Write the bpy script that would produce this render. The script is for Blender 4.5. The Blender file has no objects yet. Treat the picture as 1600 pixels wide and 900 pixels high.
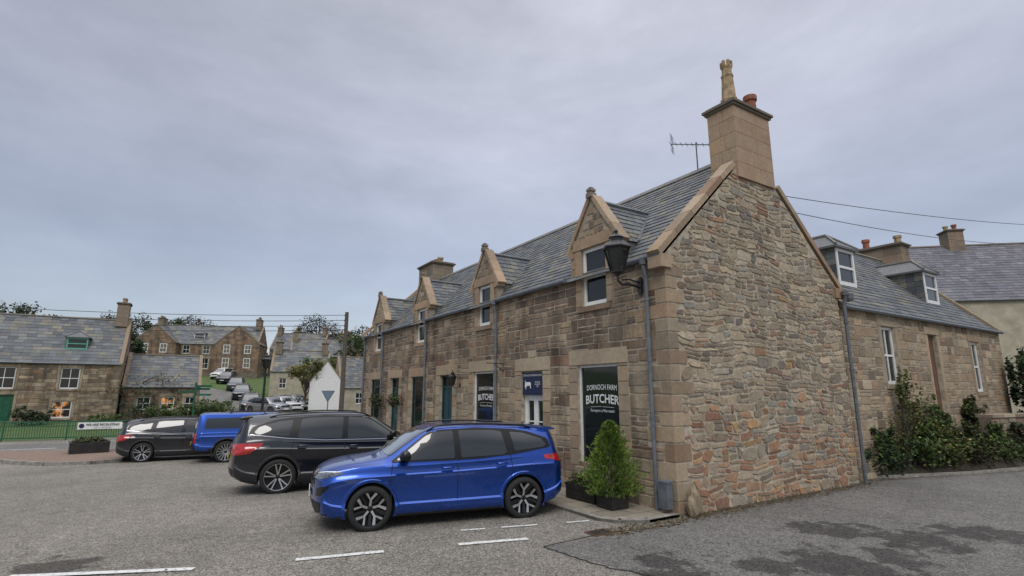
import bpy, bmesh, math, random
import numpy as np
from mathutils import Vector, Matrix
from mathutils.bvhtree import BVHTree
rng=random.Random(7)
sc=bpy.context.scene
COL=sc.collection
# ------------------------------------------------------------ materials
def newmat(name):
    m=bpy.data.materials.new(name);m.use_nodes=True
    nt=m.node_tree;b=nt.nodes['Principled BSDF'];return m,nt,b
def N(nt,t,**k):
    n=nt.nodes.new(t)
    for a,v in k.items():setattr(n,a,v)
    return n
def noise(nt,scale,detail=4,rough=.6,vec=None):
    n=N(nt,'ShaderNodeTexNoise');n.inputs['Scale'].default_value=scale;n.inputs['Detail'].default_value=detail;n.inputs['Roughness'].default_value=rough
    if vec is None:
        tc=N(nt,'ShaderNodeTexCoord');vec=tc.outputs['Object']
    nt.links.new(vec,n.inputs['Vector']);return n
def ramp(nt,inp,stops):
    r=N(nt,'ShaderNodeValToRGB');e=r.color_ramp.elements
    while len(e)<len(stops):e.new(.5)
    for i,(p,c) in enumerate(stops):
        e[i].position=p;e[i].color=(c,c,c,1) if not hasattr(c,'__len__') else (*c,1)
    nt.links.new(inp,r.inputs[0]);return r
def mul(nt,a,b,fac=1,mode='MULTIPLY'):
    m=N(nt,'ShaderNodeMix',data_type='RGBA',blend_type=mode)
    if isinstance(fac,(int,float)):m.inputs[0].default_value=fac
    else:nt.links.new(fac,m.inputs[0])
    for s,v in ((6,a),(7,b)):
        if hasattr(v,'__len__'):m.inputs[s].default_value=(*v,1)
        else:nt.links.new(v,m.inputs[s])
    return m
def bump(nt,b,h,dist,strength=1):
    n=N(nt,'ShaderNodeBump');n.inputs['Distance'].default_value=dist;n.inputs['Strength'].default_value=strength
    nt.links.new(h,n.inputs['Height']);nt.links.new(n.outputs[0],b.inputs['Normal'])
def plain(name,c,rough=.6,metal=0,coat=0,var=.12,vs=6,spec=None):
    m,nt,b=newmat(name)
    if var>0:
        n=noise(nt,vs);r=ramp(nt,n.outputs[0],[(.3,1-var*2),(.7,1+var)])
        x=mul(nt,c,r.outputs[0]);nt.links.new(x.outputs[2],b.inputs['Base Color'])
    else:b.inputs['Base Color'].default_value=(*c,1)
    b.inputs['Roughness'].default_value=rough;b.inputs['Metallic'].default_value=metal
    if coat:b.inputs['Coat Weight'].default_value=coat;b.inputs['Coat Roughness'].default_value=.03
    if spec is not None:b.inputs['Specular IOR Level'].default_value=spec
    return m
def attrmat(name,rough=.85,var=.3,vs=14,bd=.01,fs=60,spec=.3,streak=False):
    m,nt,b=newmat(name)
    a=N(nt,'ShaderNodeAttribute');a.attribute_name='col'
    n=noise(nt,vs,6,.7);r=ramp(nt,n.outputs[0],[(.25,1-var),(.75,1+var*.7)])
    x=mul(nt,a.outputs['Color'],r.outputs[0])
    n2=noise(nt,1.1,5,.65);r2=ramp(nt,n2.outputs[0],[(.35,.68 if streak else .85),(.6,1.08)])
    x=mul(nt,x.outputs[2],r2.outputs[0])
    if streak:
        tc=N(nt,'ShaderNodeTexCoord');mp=N(nt,'ShaderNodeMapping');mp.inputs['Scale'].default_value=(2.2,2.2,.28)
        nt.links.new(tc.outputs['Object'],mp.inputs[0]);n4=noise(nt,1.0,5,.6,mp.outputs[0])
        r4=ramp(nt,n4.outputs[0],[(.38,.55),(.55,1.05)]);x=mul(nt,x.outputs[2],r4.outputs[0],.85)
    nt.links.new(x.outputs[2],b.inputs['Base Color'])
    n3=noise(nt,fs,6,.7);bump(nt,b,n3.outputs[0],bd,.9)
    b.inputs['Roughness'].default_value=rough;b.inputs['Specular IOR Level'].default_value=spec
    return m
M={}
M['stone']=attrmat('sandstone',streak=True,var=.38,bd=.014,fs=34)
M['stone2']=attrmat('rubble_stone',var=.42,bd=.018,fs=26)
M['ashlar']=attrmat('dressed_stone',var=.25,bd=.006,fs=45)
M['slate']=attrmat('slate',rough=.55,var=.3,vs=9,bd=.004,fs=40,spec=.4)
M['leaf']=attrmat('foliage',rough=.7,var=.2,vs=5,bd=.001,fs=40)
M['bark']=plain('bark',(.08,.06,.045),.9,vs=20,var=.3)
M['mortar']=plain('mortar',(.42,.365,.28),.95,vs=6,var=.25)
M['mortar_dark']=plain('mortar_dark',(.19,.16,.12),.95,vs=4,var=.3)
M['render']=plain('cream_render',(.40,.36,.27),.9,vs=1.5,var=.15)
M['white']=plain('white_paint',(.72,.72,.70),.45,var=.04)
M['whitewash']=plain('white_harling',(.70,.70,.68),.9,var=.06)
M['black']=plain('black_iron',(.012,.012,.013),.4,var=.1)
M['grey']=plain('grey_pipe',(.13,.145,.165),.45,var=.15)
M['lead']=plain('lead',(.12,.13,.14),.5,var=.2)
M['teal']=plain('teal_paint',(.012,.05,.06),.35,var=.1)
M['green']=plain('green_paint',(.01,.10,.05),.45,var=.15)
M['mint']=plain('mint_paint',(.10,.38,.26),.5,var=.1)
M['navy']=plain('navy_panel',(.007,.012,.055),.4,var=.05)
M['signblue']=plain('sign_blue_grey',(.12,.18,.24),.5,var=.05)
M['terracotta']=plain('terracotta',(.26,.095,.055),.85,var=.25)
M['brown']=plain('brown_door_paint',(.13,.06,.035),.5,var=.15)
M['buffclay']=plain('buff_clay',(.36,.265,.155),.85,var=.3)
M['wood']=plain('weathered_wood',(.10,.085,.07),.85,vs=12,var=.3)
M['soil']=plain('soil',(.05,.04,.028),.95,vs=9,var=.4)
M['planter']=plain('planter_timber',(.022,.02,.018),.7,var=.3)
def glassmat(name,c=(.015,.018,.02),r=.04):
    m,nt,b=newmat(name);b.inputs['Base Color'].default_value=(*c,1);b.inputs['Roughness'].default_value=r
    b.inputs['Specular IOR Level'].default_value=.6
    n=noise(nt,1.3,2,.5);bump(nt,b,n.outputs[0],.01,.4)
    return m
M['glass']=glassmat('window_glass')
M['shopglass']=glassmat('shop_glass',(.01,.013,.014),.05)
M['carglass']=plain('car_glass',(.010,.013,.015),.015,var=0,spec=.9)
M['screen']=plain('windscreen_glass',(.03,.035,.04),.015,var=0,spec=1.0,coat=1)
def warmglass():
    m,nt,b=newmat('lit_window_glass');b.inputs['Base Color'].default_value=(.03,.025,.02,1);b.inputs['Roughness'].default_value=.06
    b.inputs['Emission Color'].default_value=(1,.42,.12,1)
    n=noise(nt,2.4,3,.6);r=ramp(nt,n.outputs[0],[(.48,0.0),(.66,.7)]);nt.links.new(r.outputs[0],b.inputs['Emission Strength']);return m
M['warm']=warmglass()
def paint(name,c,metal=.6,rough=.28):
    m,nt,b=newmat(name);b.inputs['Base Color'].default_value=(*c,1);b.inputs['Metallic'].default_value=metal
    b.inputs['Coat Weight'].default_value=1;b.inputs['Coat Roughness'].default_value=.02
    n=noise(nt,3,3);r=ramp(nt,n.outputs[0],[(.3,rough*.85),(.7,rough*1.3)]);nt.links.new(r.outputs[0],b.inputs['Roughness'])
    return m
M['pblue']=paint('blue_car_paint',(.006,.058,.34),.8,.26)
M['pblue2']=paint('bright_blue_car_paint',(.008,.07,.38),.65)
M['pblack']=paint('black_car_paint',(.006,.007,.013),.2,.2)
M['psilver']=paint('silver_car_paint',(.42,.43,.44),.7)
M['pwhite']=paint('white_car_paint',(.75,.75,.74),0)
M['pgrey']=paint('grey_car_paint',(.05,.055,.065),.5)
M['plastic']=plain('black_plastic',(.014,.014,.015),.5,var=0)
M['gloss']=plain('gloss_black',(.006,.006,.007),.12,var=0)
M['pillar']=plain('satin_black_trim',(.008,.008,.009),.35,var=0,spec=.3)
M['seam']=plain('seam',(.004,.004,.005),.8,var=0)
M['rubber']=plain('tyre_rubber',(.014,.014,.014),.8,var=.1)
M['alloy']=plain('alloy',(.55,.56,.57),.28,metal=.9,var=0)
M['alloydark']=plain('alloy_dark',(.012,.012,.013),.35,metal=.3,var=0)
M['head']=plain('headlight_lens',(.16,.18,.20),.08,metal=.4,var=.45,vs=26,coat=1)
M['drl']=plain('running_light',(.75,.78,.8),.2,var=0)
M['tail']=plain('tail_light_lens',(.42,.010,.010),.12,var=.3,vs=18,coat=1)
M['plate']=plain('plate_white',(.7,.7,.66),.5,var=0)
M['platey']=plain('plate_yellow',(.6,.42,.04),.5,var=0)
M['chrome']=plain('chrome',(.6,.6,.62),.15,metal=1,var=0)

def ground_mat(name,base,fs=150,stain=None):
    m,nt,b=newmat(name)
    n1=noise(nt,fs,3,.8);r1=ramp(nt,n1.outputs[0],[(.34,.35),(.5,.95),(.66,2.0)])
    n2=noise(nt,.35,5,.6);r2=ramp(nt,n2.outputs[0],[(.3,.78),(.7,1.15)])
    n3=noise(nt,3.5,6,.7);r3=ramp(nt,n3.outputs[0],[(.35,.85),(.65,1.12)])
    x=mul(nt,base,r1.outputs[0]);x=mul(nt,x.outputs[2],r2.outputs[0]);x=mul(nt,x.outputs[2],r3.outputs[0])
    v=N(nt,'ShaderNodeTexVoronoi');v.inputs['Scale'].default_value=48
    tc=N(nt,'ShaderNodeTexCoord');nt.links.new(tc.outputs['Object'],v.inputs['Vector'])
    rv=ramp(nt,v.outputs['Color'],[(.15,.5),(.85,1.6)]);x=mul(nt,x.outputs[2],rv.outputs[0],.9)
    if stain:
        nn=noise(nt,1.9,8,.72);tot=None
        for (sx0,sy0,rad) in stain:
            d=N(nt,'ShaderNodeVectorMath',operation='DISTANCE');nt.links.new(tc.outputs['Object'],d.inputs[0]);d.inputs[1].default_value=(sx0,sy0,0)
            mr=N(nt,'ShaderNodeMapRange');mr.inputs['From Min'].default_value=rad*.3;mr.inputs['From Max'].default_value=rad;mr.inputs['To Min'].default_value=.25;mr.inputs['To Max'].default_value=0
            nt.links.new(d.outputs['Value'],mr.inputs[0])
            if tot is None:tot=mr.outputs[0]
            else:
                a=N(nt,'ShaderNodeMath',operation='MAXIMUM');nt.links.new(tot,a.inputs[0]);nt.links.new(mr.outputs[0],a.inputs[1]);tot=a.outputs[0]
        a=N(nt,'ShaderNodeMath',operation='ADD');nt.links.new(tot,a.inputs[0]);nt.links.new(nn.outputs[0],a.inputs[1])
        rs=ramp(nt,a.outputs[0],[(.64,0.0),(.70,.85)])
        x=mul(nt,x.outputs[2],(.30,.29,.29),rs.outputs[0])
    nt.links.new(x.outputs[2],b.inputs['Base Color']);b.inputs['Roughness'].default_value=.85
    b.inputs['Specular IOR Level'].default_value=.3
    ad=N(nt,'ShaderNodeMath',operation='ADD');nt.links.new(n1.outputs[0],ad.inputs[0]);nt.links.new(v.outputs['Distance'],ad.inputs[1])
    bump(nt,b,ad.outputs[0],.008,1);return m
M['asphalt']=ground_mat('old_asphalt',(.195,.180,.154),fs=110,stain=[(-8.6,2.3,.9)])
M['asphalt2']=ground_mat('road_asphalt',(.150,.144,.134),stain=[(1.25,-1.85,.9),(1.7,-2.65,1.1),(-2.2,-1.75,.9),(-.4,-2.75,1.2),(.5,-3.1,.9),(2.9,-3.2,1.1),(-1.2,-2.3,.6)])
def grass():
    m,nt,b=newmat('grass');n=noise(nt,.8,6,.7);r=ramp(nt,n.outputs[0],[(.3,(.045,.075,.02)),(.55,(.08,.125,.03)),(.75,(.12,.14,.05))])
    n2=noise(nt,25,5,.8);r2=ramp(nt,n2.outputs[0],[(.3,.6),(.7,1.3)]);x=mul(nt,r.outputs[0],r2.outputs[0])
    nt.links.new(x.outputs[2],b.inputs['Base Color']);b.inputs['Roughness'].default_value=.95;bump(nt,b,n2.outputs[0],.05);return m
M['grass']=grass()
def paving(name,c1,c2,cm,bw,bh,rot=0):
    m,nt,b=newmat(name);tc=N(nt,'ShaderNodeTexCoord');mp=N(nt,'ShaderNodeMapping');mp.inputs['Rotation'].default_value=(0,0,rot)
    nt.links.new(tc.outputs['Object'],mp.inputs[0]);br=N(nt,'ShaderNodeTexBrick');nt.links.new(mp.outputs[0],br.inputs['Vector'])
    br.inputs['Color1'].default_value=(*c1,1);br.inputs['Color2'].default_value=(*c2,1);br.inputs['Mortar'].default_value=(*cm,1)
    br.inputs['Scale'].default_value=1;br.inputs['Brick Width'].default_value=bw;br.inputs['Row Height'].default_value=bh;br.inputs['Mortar Size'].default_value=.008
    n=noise(nt,12,6,.7);r=ramp(nt,n.outputs[0],[(.3,.7),(.7,1.2)]);x=mul(nt,br.outputs[0],r.outputs[0]);nt.links.new(x.outputs[2],b.inputs['Base Color'])
    b.inputs['Roughness'].default_value=.85;bump(nt,b,br.outputs['Fac'],-.004);return m
M['flags']=paving('paving_flags',(.30,.26,.20),(.22,.20,.155),(.07,.06,.05),.6,.45)
M['setts']=paving('brick_setts',(.26,.17,.12),(.21,.15,.115),(.08,.07,.06),.22,.11)
M['kerb']=plain('kerb_stone',(.27,.25,.22),.9,vs=8,var=.25)
def linepaint():
    m,nt,b=newmat('worn_line_paint');n=noise(nt,18,6,.8);r=ramp(nt,n.outputs[0],[(.38,(.22,.21,.19)),(.48,(.62,.62,.60))])
    nt.links.new(r.outputs[0],b.inputs['Base Color']);b.inputs['Roughness'].default_value=.7;return m
M['line']=linepaint()
M['tar']=plain('tar_seam',(.025,.025,.025),.5,var=.2)

# ------------------------------------------------------------ object helpers
def empty(name,label,cat,loc=(0,0,0),yaw=0,group=None):
    o=bpy.data.objects.new(name,None);o.location=loc;o.rotation_euler=(0,0,yaw);o.empty_display_size=.2
    COL.objects.link(o);o['label']=label;o['category']=cat
    if group:o['group']=group
    return o
def mk(name,verts,faces,mats,parent=None,idx=None,cols=None,smooth=False,label=None,cat=None,kind=None,loc=None,group=None):
    me=bpy.data.meshes.new(name);me.from_pydata([tuple(v) for v in verts],[],[tuple(f) for f in faces])
    if not isinstance(mats,(list,tuple)):mats=[mats]
    for m in mats:me.materials.append(M[m] if isinstance(m,str) else m)
    if idx is not None:me.polygons.foreach_set('material_index',idx)
    if cols is not None:
        a=me.color_attributes.new('col','FLOAT_COLOR','POINT');arr=np.ones((len(verts),4),dtype=np.float32);arr[:,:3]=np.array(cols);a.data.foreach_set('color',arr.ravel())
    if smooth:me.polygons.foreach_set('use_smooth',[True]*len(me.polygons))
    me.update()
    o=bpy.data.objects.new(name,me);COL.objects.link(o)
    if parent:o.parent=parent
    if loc is not None:o.location=loc
    if label:o['label']=label
    if cat:o['category']=cat
    if kind:o['kind']=kind
    if group:o['group']=group
    return o
class G:
    "geometry accumulator"
    def __init__(s):s.v=[];s.f=[];s.c=[];s.i=[]
    def add(s,vs,fs,c=(1,1,1),i=0):
        n=len(s.v);s.v+=[tuple(v) for v in vs];s.f+=[tuple(k+n for k in f) for f in fs];s.c+=[c]*len(vs);s.i+=[i]*len(fs)
    def box(s,a,b,c=(1,1,1),i=0,bev=0):
        x0,y0,z0=[min(p,q) for p,q in zip(a,b)];x1,y1,z1=[max(p,q) for p,q in zip(a,b)]
        s.add([(x0,y0,z0),(x1,y0,z0),(x1,y1,z0),(x0,y1,z0),(x0,y0,z1),(x1,y0,z1),(x1,y1,z1),(x0,y1,z1)],
              [(0,3,2,1),(4,5,6,7),(0,1,5,4),(1,2,6,5),(2,3,7,6),(3,0,4,7)],c,i)
    def tube(s,pts,r,n=8,c=(1,1,1),i=0,cap=True):
        pts=[Vector(p) for p in pts];rs=r if hasattr(r,'__len__') else [r]*len(pts);vs=[]
        for k,p in enumerate(pts):
            d=(pts[min(k+1,len(pts)-1)]-pts[max(k-1,0)]).normalized()
            a=d.cross(Vector((0,0,1)) if abs(d.z)<.95 else Vector((1,0,0))).normalized();e=d.cross(a)
            for j in range(n):
                t=2*math.pi*j/n;vs.append(p+(a*math.cos(t)+e*math.sin(t))*rs[k])
        fs=[]
        for k in range(len(pts)-1):
            for j in range(n):
                fs.append((k*n+j,k*n+(j+1)%n,(k+1)*n+(j+1)%n,(k+1)*n+j))
        if cap:fs+=[tuple(range(n))[::-1],tuple((len(pts)-1)*n+j for j in range(n))]
        s.add(vs,fs,c,i)
    def lathe(s,prof,center=(0,0,0),n=16,axis='z',c=(1,1,1),i=0,rot=0,cap=True):
        vs=[];fs=[]
        for (r,h) in prof:
            for j in range(n):
                t=2*math.pi*j/n+rot;x,y=r*math.cos(t),r*math.sin(t)
                p=(x,y,h) if axis=='z' else (x,h,y)
                vs.append(tuple(a+q for a,q in zip(center,p)))
        for k in range(len(prof)-1):
            for j in range(n):fs.append((k*n+j,k*n+(j+1)%n,(k+1)*n+(j+1)%n,(k+1)*n+j))
        if cap:fs+=[tuple(range(n))[::-1],tuple((len(prof)-1)*n+j for j in range(n))]
        s.add(vs,fs,c,i)
    def prism(s,poly,f0,f1,c=(1,1,1),i=0):
        n=len(poly);s.add([f0(*p) for p in poly]+[f1(*p) for p in poly],[tuple(range(n))[::-1],tuple(range(n,2*n))]+[(k,(k+1)%n,n+(k+1)%n,n+k) for k in range(n)],c,i)
    def obj(s,name,mats,parent=None,usecol=False,smooth=False,**k):
        return mk(name,s.v,s.f,mats,parent,idx=s.i,cols=s.c if usecol else None,smooth=smooth,**k)

class Frame:
    def __init__(s,O,U,V=(0,0,1),Nn=None):
        s.O=Vector(O);s.U=Vector(U).normalized();s.V=Vector(V).normalized()
        s.N=Vector(Nn).normalized() if Nn else s.U.cross(s.V).normalized()
    def __call__(s,u,v,d=0):return s.O+s.U*u+s.V*v+s.N*d
def pick(pal,lo=.80,hi=1.18):
    t=sum(p[0] for p in pal);r=rng.random()*t
    for w,c in pal:
        r-=w
        if r<=0:break
    k=rng.uniform(lo,hi);h=rng.uniform(-.05,.05)
    return (c[0]*k*(1+h),c[1]*k,c[2]*k*(1-h))
def block(g,F,u0,u1,v0,v1,c,d=.03,jit=.0,ch=.012,gap=.008,rough=False,vmax=None):
    u0+=gap;u1-=gap;v0+=gap;v1-=gap
    if u1-u0<.02 or v1-v0<.02:return
    w=u1-u0;h=v1-v0
    if rough:
        k=min(w,h)*rng.uniform(.18,.38);k2=min(w,h)*rng.uniform(.15,.38)
        P=[(u0+k,v0),((u0+u1)/2,v0),(u1-k2,v0),(u1,v0+k2*.8),(u1,v1-k*.8),(u1-k,v1),((u0+u1)/2,v1),(u0+k2,v1),(u0,v1-k2*.8),(u0,v0+k*.8)]
        j=min(jit,h*.17)
        P=[(a+rng.uniform(-j,j)*1.6,b+rng.uniform(-j,j)) for a,b in P]
    else:P=[(u0,v0),(u1,v0),(u1,v1),(u0,v1)];P=[(a+rng.uniform(-jit,jit),b+rng.uniform(-jit,jit)) for a,b in P]
    if vmax:P=[(a,min(b,vmax(a))) for a,b in P]
    cu=sum(p[0] for p in P)/len(P);cv=sum(p[1] for p in P)/len(P)
    n=len(P);cx=min(.35,ch*2/w);cy=min(.35,ch*2/h)
    tilt=(rng.uniform(-1,1)*d*.3,rng.uniform(-1,1)*d*.3) if rough else (0,0)
    base=[F(a,b,-.01) for a,b in P]
    top=[F(a+(cu-a)*cx,b+(cv-b)*cy,d+tilt[0]*(a-cu)/w*2+tilt[1]*(b-cv)/h*2) for a,b in P]
    g.add(base+top,[tuple(range(n,2*n))]+[(k,(k+1)%n,n+(k+1)%n,n+k) for k in range(n)],c)
def stonework(g,F,W,H,openings,pal,rows=(.12,.26),widths=(.2,.6),rough=True,d=.03,vmax=None,split=.4,v_start=0,palf=None,wob=.03,gap=.008,jit=.02):
    ph=[rng.uniform(0,6) for _ in range(4)]
    wobf=lambda u,v:wob*(math.sin(u*1.3+ph[0]+v*.6)*.6+math.sin(u*3.1+ph[1]+v*1.7)*.4+(math.sin(u*7.3+v*5+ph[2])*.25))
    class FW_:
        def __call__(s,u,v,dd=0):return F(u,v+(wobf(u,v) if .15<v else 0),dd)
    FF=FW_() if wob else F
    v=v_start
    while v<H:
        h=min(rng.uniform(*rows),H-v);
        if H-(v+h)<.08:h=H-v
        spans=[(0,W)]
        for (a,b,lo,hi) in openings:
            if lo<v+h*.6 and hi>v+h*.4:
                ns=[]
                for (s,e) in spans:
                    if b<=s or a>=e:ns.append((s,e));continue
                    if a>s:ns.append((s,a))
                    if b<e:ns.append((b,e))
                spans=ns
        for (s,e) in spans:
            u=s
            while u<e-.01:
                w=rng.uniform(*widths)*(1 if h>.15 else .9)
                if e-(u+w)<widths[0]*.7:w=e-u
                w=min(w,e-u)
                cu,cv=u+w/2,v+h/2
                if vmax is None or cv<vmax(cu)-.02:
                    p=palf(cu,cv) if palf else pal
                    if h>.16 and rng.random()<split:
                        q=rng.uniform(.3,.7)
                        if rng.random()<.5 and w>.3:
                            w2=w*rng.uniform(.4,.6)
                            block(g,FF,u,u+w2,v,v+h*q,pick(p),d*rng.uniform(.5,1.2),jit,gap=gap,rough=rough,vmax=vmax)
                            block(g,FF,u+w2,u+w,v,v+h*q,pick(p),d*rng.uniform(.5,1.2),jit,gap=gap,rough=rough,vmax=vmax)
                        else:block(g,FF,u,u+w,v,v+h*q,pick(p),d*rng.uniform(.5,1.2),jit,gap=gap,rough=rough,vmax=vmax)
                        block(g,FF,u,u+w,v+h*q,v+h,pick(p),d*rng.uniform(.5,1.2),jit,gap=gap,rough=rough,vmax=vmax)
                    else:block(g,FF,u,u+w,v,v+h,pick(p),d*rng.uniform(.6,1.2),jit,gap=gap,rough=rough,vmax=vmax)
                u+=w
        v+=h
def backing(g,F,W,H,openings,depth=.2,i=0,c=(.5,.4,.3)):
    us=sorted({0,W,*[o[0] for o in openings],*[o[1] for o in openings]});vs=sorted({0,H,*[o[2] for o in openings],*[min(o[3],H) for o in openings]})
    us=[u for u in us if 0<=u<=W];vs=[v for v in vs if 0<=v<=H]
    for a,b in zip(us,us[1:]):
        for lo,hi in zip(vs,vs[1:]):
            cu,cv=(a+b)/2,(lo+hi)/2
            if any(o[0]<cu<o[1] and o[2]<cv<o[3] for o in openings):continue
            g.add([F(a,lo),F(b,lo),F(b,hi),F(a,hi)],[(0,1,2,3)],c,i)
    for (a,b,lo,hi) in openings:
        for p,q in (((a,lo),(b,lo)),((b,lo),(b,hi)),((b,hi),(a,hi)),((a,hi),(a,lo))):
            g.add([F(*p,.01),F(*q,.01),F(*q,-depth),F(*p,-depth)],[(0,1,2,3)],c,i)
SLATES=[(3,(.100,.108,.115)),(2,(.125,.13,.133)),(1.2,(.145,.14,.122)),(1.2,(.075,.083,.094)),(.6,(.17,.16,.12))]
def slates(g,F,umin,umax,H,pal=SLATES,row=.19,w=.27,lift=.012):
    nr=max(1,int(round(H/row)));row=H/nr
    for r in range(nr):
        v0=r*row;v1=v0+row*1.15 if r<nr-1 else H
        lo=min(umin(v0),umin(min(v1,H)));hi=max(umax(v0),umax(min(v1,H)))
        u=lo-(w*.5 if r%2 else 0)-rng.uniform(0,.03)
        while u<hi:
            ww=w*rng.uniform(.82,1.18)
            cl=lambda a,v:min(max(a,umin(min(v,H))),umax(min(v,H)))
            a0,b0,a1,b1=cl(u+.004,v0),cl(u+ww-.004,v0),cl(u+.004,v1),cl(u+ww-.004,v1)
            if b0-a0>.01 or b1-a1>.01:
                l=lift*rng.uniform(.8,1.5);dv=rng.uniform(-.009,.009)
                vs=[F(a0,v0+dv,l+.006),F(b0,v0+dv,l+.006),F(b1,v1,.002),F(a1,v1,.002),F(a0,v0+dv,0),F(b0,v0+dv,0)]
                g.add(vs,[(0,1,2,3),(4,5,1,0),(4,0,3),(5,2,1)],pick(pal))
            u+=ww
def ashlar_strip(g,F,u0,u1,v0,v1,seg,c,d):
    L=(v1-v0);n=max(1,round(L/seg))
    for k in range(n):
        a=k*L/n;b=(k+1)*L/n
        block(g,F,u0,u1,v0+a,v0+b,pick(c),d,gap=.004,ch=.008)
def window(parent,F,u0,u1,v0,v1,inset=.13,fr=.055,glass='glass',frame='white',rails=(.5,),bars=(),fname='window',thick=.05):
    g=G()
    def bx(a,b,lo,hi,d0,d1):
        P=[(a,lo),(b,lo),(b,hi),(a,hi)];g.prism(P,lambda p,q:F(p,q,d0),lambda p,q:F(p,q,d1))
    d0,d1=-inset-thick,-inset
    bx(u0,u0+fr,v0,v1,d0,d1);bx(u1-fr,u1,v0,v1,d0,d1)
    bx(u0+fr,u1-fr,v0,v0+fr*1.3,d0,d1-.002);bx(u0+fr,u1-fr,v1-fr,v1,d0,d1-.002)
    for r in rails:
        y=v0+(v1-v0)*r;bx(u0+fr,u1-fr,y-fr*.4,y+fr*.4,d0,d1-.006)
    for r in bars:
        x=u0+(u1-u0)*r;bx(x-fr*.28,x+fr*.28,v0+fr*1.3,v1-fr,d0+.004,d1-.01)
    o=g.obj(fname,frame,parent)
    e=fr*.5
    gg=G();gg.add([F(u0+e,v0+e,d0+.015),F(u1-e,v0+e,d0+.015),F(u1-e,v1-e,d0+.015),F(u0+e,v1-e,d0+.015)],[(0,1,2,3)])
    gg.obj('glass_pane',glass,o)
    return o
def text_geo(body,size,F,center,d=.004,bend=0,shear=0,align='CENTER',weight=0,width=None):
    cu=bpy.data.curves.new('t','FONT');cu.body=body;cu.size=size;cu.align_x=align;cu.align_y='CENTER';cu.resolution_u=3;cu.shear=shear;cu.offset=weight
    ob=bpy.data.objects.new('t',cu);COL.objects.link(ob);dg=bpy.context.evaluated_depsgraph_get();dg.update()
    me=ob.evaluated_get(dg).to_mesh();vs=[v.co.copy() for v in me.vertices];fs=[tuple(p.vertices) for p in me.polygons]
    ob.evaluated_get(dg).to_mesh_clear();COL.objects.unlink(ob);bpy.data.objects.remove(ob)
    k=1
    if width:
        x0=min(v.x for v in vs);x1=max(v.x for v in vs);k=width/(x1-x0)
    return [F(center[0]+v.x*k,center[1]+v.y-bend*(v.x*k)**2,d) for v in vs],fs
def lettering(name,parent,items,mat,**k):
    g=G()
    for it in items:
        vs,fs=text_geo(*it[:-1],**it[-1]);g.add(vs,fs)
    return g.obj(name,mat,parent,**k)

# ------------------------------------------------------------ camera & placement
CX,CY,CZ=-7.54,-6.51,2.1
FW=(.5373,.8434);RT=(.8434,-.5373)
def at(r,d):return (CX+FW[0]*d+RT[0]*r*d,CY+FW[1]*d+RT[1]*r*d)
cam=bpy.data.objects.new('camera',bpy.data.cameras.new('camera'));COL.objects.link(cam);sc.camera=cam
cam.location=(CX,CY,CZ);th=math.atan(162/820)
cam.rotation_euler=(math.pi/2+th,0,math.atan2(-FW[0],FW[1]))
cam.data.sensor_width=36;cam.data.lens=820/1600*36;cam.data.clip_end=3000
DIP=[(1,0),(4,-.03),(7,-.11),(10,-.21),(14,-.34),(18,-.42),(34,-.42),(42,0)]
def terr(x,y):
    if y<=1:return 0
    if y<=46:return float(np.interp(y,[p[0] for p in DIP],[p[1] for p in DIP]))
    t=y-46
    z=.105*t*t/8 if t<4 else .105*(t-2)
    return min(z,7+ .02*t)
# ------------------------------------------------------------ world
w=bpy.data.worlds.new('World');sc.world=w;w.use_nodes=True;nt=w.node_tree;nt.nodes.clear()
out=N(nt,'ShaderNodeOutputWorld');sky=N(nt,'ShaderNodeTexSky');sky.sky_type='NISHITA';sky.sun_disc=False
SE,SR=math.radians(48),math.radians(215)
sky.sun_elevation=SE;sky.sun_rotation=SR
b1=N(nt,'ShaderNodeBackground');b1.inputs[1].default_value=.05;nt.links.new(sky.outputs[0],b1.inputs[0])
tc=N(nt,'ShaderNodeTexCoord');sx=N(nt,'ShaderNodeSeparateXYZ');nt.links.new(tc.outputs['Generated'],sx.inputs[0])
el=ramp(nt,sx.outputs[2],[(0.0,(.37,.375,.395)),(.10,(.31,.32,.37)),(.24,(.29,.295,.345)),(.46,(.39,.39,.43)),(.66,(.47,.47,.51)),(.84,(1.45,1.43,1.45)),(1.0,(2.2,2.17,2.17))])
mp=N(nt,'ShaderNodeMapping');mp.inputs['Scale'].default_value=(1,1,2.6);nt.links.new(tc.outputs['Generated'],mp.inputs[0])
n1=noise(nt,1.5,8,.58,mp.outputs[0]);n1.inputs['Distortion'].default_value=.35
r1=ramp(nt,n1.outputs[0],[(.32,.82),(.5,1.0),(.68,1.18)])
n1b=noise(nt,5.5,6,.6,mp.outputs[0]);r1b=ramp(nt,n1b.outputs[0],[(.35,.95),(.65,1.06)])
dt=N(nt,'ShaderNodeVectorMath',operation='DOT_PRODUCT');dt.inputs[1].default_value=(.93,.15,.33);nt.links.new(tc.outputs['Generated'],dt.inputs[0])
r2=ramp(nt,dt.outputs['Value'],[(.2,.86),(.95,1.26)])
x=mul(nt,el.outputs[0],r1.outputs[0]);x=mul(nt,x.outputs[2],r1b.outputs[0]);x=mul(nt,x.outputs[2],r2.outputs[0])
b2=N(nt,'ShaderNodeBackground');nt.links.new(x.outputs[2],b2.inputs[0]);b2.inputs[1].default_value=1.0
ad=N(nt,'ShaderNodeAddShader');nt.links.new(b1.outputs[0],ad.inputs[0]);nt.links.new(b2.outputs[0],ad.inputs[1]);nt.links.new(ad.outputs[0],out.inputs[0])
sun=bpy.data.objects.new('sun',bpy.data.lights.new('sun','SUN'));COL.objects.link(sun);sun.data.energy=1.3;sun.data.angle=math.radians(25);sun.data.color=(1,.97,.93)
az=SR
sd=Vector((math.sin(az)*math.cos(SE),math.cos(az)*math.cos(SE),math.sin(SE)))
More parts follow.
